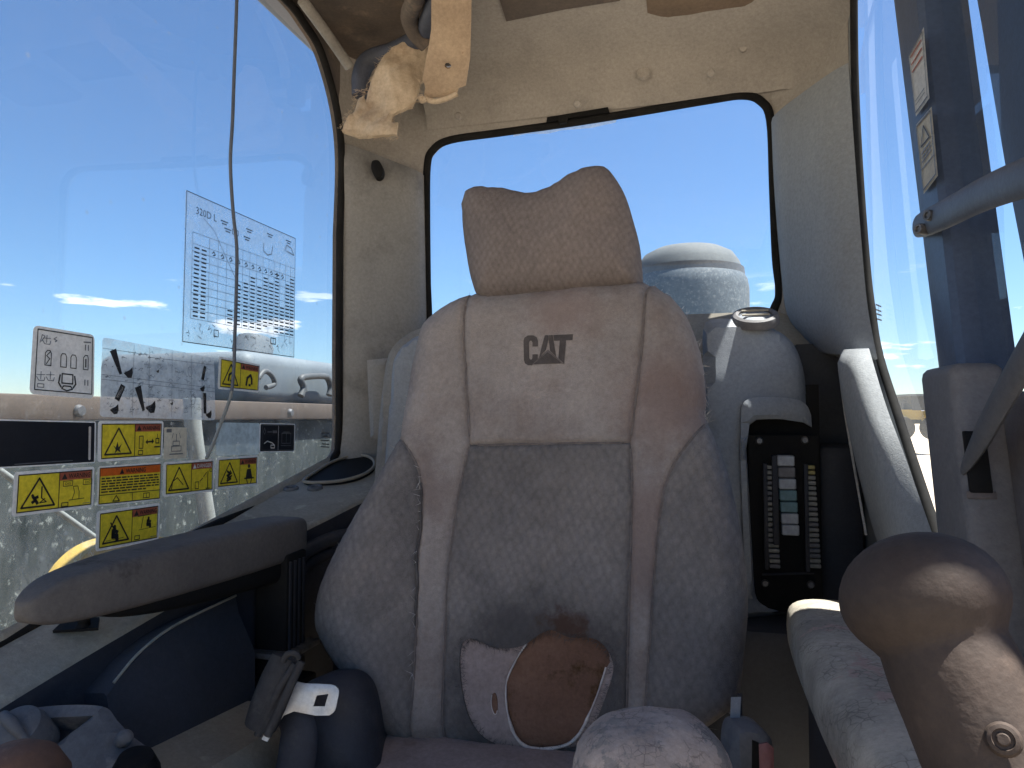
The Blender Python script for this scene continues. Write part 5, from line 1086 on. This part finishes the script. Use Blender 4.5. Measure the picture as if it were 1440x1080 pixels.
# two decals on the door post
d = Decal([(1278, 78), (1299, 38), (1307, 138), (1288, 164)], 'post_sticker', 'upper pale sticker with red lines on the door post', 'labels on the door', .470)
d.rect('backing', 'white', 0, 0, 1, 1, 0); d.frame(.05, .04, .95, .96, .012, 'inkg')
for v in (.9, .78, .66): d.line([(.15, v), (.85, v - .02)], .012, 'redp')
for v in (.2, .14): d.line([(.15, v), (.8, v)], .006, 'inkg')
d.done()
d = Decal([(1288, 176), (1310, 150), (1319, 247), (1299, 273)], 'post_sticker', 'lower pale yellow sticker with black triangle on the door post', 'labels on the door', .470)
d.rect('backing', 'cream', 0, 0, 1, 1, 0); d.frame(.05, .04, .95, .96, .012, 'inkg'); bolt_tri(d, .22, .78, .62, .86, .012); d.line([(.05, .32), (.95, .32)], .008, 'inkg')
for v in (.52, .46, .40): d.line([(.2, v), (.8, v + .03)], .012, 'inkg')
d.done()

# ------------------------------------------------------------------ the machine outside
body = thing('machine_body', 'dusty grey machine deck outside the side window with brown top rail', 'machine body', (-1.6, 3, -1.4))
box('side_panel', (-2.3, .2, -.6), (-1.32, 5.2, .938), M['body'], body, .01)
box('top_rail', (-1.42, .2, .940), (-1.285, 5.2, 1.003), M['rust'], body, .006)
for y in (1.45, 2.4): lathe('rail_bolt', [(0, .012), (.012, .012), (.016, .004), (.016, 0)], (-1.285, y, .965), (1, 0, 0), M['bolt'], body, 10)
hood = box('engine_hood', (-2.1, 2.30, 1.0), (-1.40, 4.6, 1.20), M['hood'], body, .05, seg=4)
def onXd(px, py): return onX(px, py, -1.36)
tube('hand_rail', [onXd(423, 557), onXd(427, 545), onXd(423, 534), onXd(430, 530), onXd(455, 529), onXd(462, 534), onXd(465, 545), onXd(463, 556)], .014, M['rail'], body, n=10, sub=4)
tube('hand_rail', [onXd(363, 532), onXd(372, 522), onXd(382, 528), onXd(386, 540), onXd(374, 545)], .010, M['rail'], body, n=10, sub=4)
stc = onX(352, 520, -1.75)
mf = thing('exhaust_stack', 'pale grey slanted exhaust stack rising behind the load chart', 'exhaust stack', tuple(stc))
lathe('stack_pipe', [(.05, -.5), (.05, -.05), (.085, -.02), (.09, .11), (.075, .15), (.0, .155)], stc, (-.05, .25, 1), M['hood'], mf, 28)
bf = thing('boom_foot', 'curved yellow boom plate lit by the sun outside below the decals', 'boom', (-.9, .7, .3))
pts = [onX(x, y, -.95) for x, y in [(60, 880), (85, 825), (110, 790), (140, 768), (175, 755), (215, 752), (250, 757)]]
P3 = Plane((-.95, .8, .5), (0, 1, 0), (0, 0, 1))
yl = spline([P3.px(x, y) for x, y in [(94, 822), (112, 794), (138, 771), (170, 758), (210, 753), (245, 757)]], False, 5) + [P3.px(252, 800), P3.px(190, 850), P3.px(100, 870)]
sheet('boom_plate', P3, dens(yl, .03), M['catyel'], bf, thick=.05, rnd=.01, step=.04)
hz = thing('hydraulic_hose', 'pale sleeved hydraulic hose outside the window beside the cream sticker', 'hose', tuple(onX(275, 620, -1.1)))
tube('hose_sleeve', [onX(x, y, -1.1) for x, y in [(270, 560), (271, 590), (274, 620), (280, 660), (290, 720), (300, 790)]], .022, M['hosew'], hz, n=14, sub=4)
hl = thing('hydraulic_pipe', 'thin pale pipe slanting across outside under the widest yellow sticker', 'pipe', tuple(onX(110, 735, -1.1)))
tube('pipe_run', [onX(x, y, -1.1) for x, y in [(-10, 655), (40, 690), (100, 732), (135, 757), (170, 780)]], .007, M['hosew'], hl, n=8)

pc = onY(968, 420, 2.25)
pre = thing('air_precleaner', 'round dusty air precleaner bowl with pale lid behind the rear window', 'precleaner', tuple(pc))
k_ = 2.25 / 1000 * 1.0
def pxr(x): return x * k_
zc = {y: onY(968, y, 2.25).z for y in (348, 352, 360, 372, 382, 392, 398, 410, 440, 470)}
lathe('bowl', [(0, zc[392]), (pxr(75), zc[392]), (pxr(78), zc[398]), (pxr(80), zc[410]), (pxr(80), zc[440]), (pxr(78), zc[470] - .2), (0, zc[470] - .2)], (pc.x, pc.y, 0), (0, 0, 1), M['bowl'], pre, 48)
lathe('band', [(pxr(69), zc[382]), (pxr(74), zc[382]), (pxr(75), zc[392]), (pxr(70), zc[392])], (pc.x, pc.y, 0), (0, 0, 1), M['rail'], pre, 48)
lathe('lid', [(0, zc[348]), (pxr(28), zc[348]), (pxr(45), zc[352]), (pxr(60), zc[360]), (pxr(68), zc[372]), (pxr(71), zc[382]), (0, zc[382])], (pc.x, pc.y, 0), (0, 0, 1), M['lid'], pre, 48)
q = onY(1045, 412, 2.2); box('clip', (q.x - .012, q.y - .02, q.z - .022), (q.x + .008, q.y + .02, q.z + .022), M['rail'], pre, .004)
rd = thing('rear_deck', 'grey engine deck behind the rear window under the precleaner', 'engine deck', (0, 3, 0))
box('deck_cover', (-.6, 1.75, .2), (.42, 3.6, onY(968, 500, 1.8).z), M['hood'], rd, .03)

# far wheel loader, seen small through the door pane
ld = thing('wheel_loader', 'distant yellow wheel loader with dark cab seen through the door pane', 'loader', tuple(onD(1290, 590, 46)))
def far(px, py, dd=0): return onD(px, py, 46 + dd)
def fbox(name, x0, y0, x1, y1, m, dz=2.0, off=0, bev=.1):
    a = far(x0, y1, off); b = far(x1, y0, off)
    return box(name, (0, 0, 0), (1, 1, 1), M[m], ld, xf=lambda c: a + RGT * ((x1 - x0) / 1000 * 46 * c.x) + Vector((-RGT.y, RGT.x, 0)) * (dz * c.y) + Vector((0, 0, (y1 - y0) / 1000 * 46 * c.z)))
fbox('cab_body', 1283, 556, 1306, 577, 'glass_dark' if 'glass_dark' in M else 'rail'); fbox('cab_roof', 1280, 554, 1309, 557, 'hood', 2.4)
fbox('engine_cover', 1262, 576, 1296, 590, 'catyel'); fbox('front_frame', 1296, 578, 1330, 592, 'catyel'); fbox('bumper', 1256, 590, 1300, 596, 'body')
fbox('mirror', 1272, 560, 1276, 567, 'rail', .1)
for x in (1272, 1318):
    w = far(x, 602, -.6); lathe('wheel', [(0, 0), (.42, .05), (.7, .0), (.75, .2), (.75, .7), (.7, .8), (0, .8)], w, Vector((-RGT.y, RGT.x, 0)) * 1, M['tyre'], ld, 24)
tube('loader_arm', [far(1300, 582, -.2), far(1325, 588, -.2), far(1345, 606, -.2)], .25, M['catyel'], ld, n=8)
tube('exhaust', [far(1268, 576), far(1268, 566)], .08, M['rail'], ld, n=8)
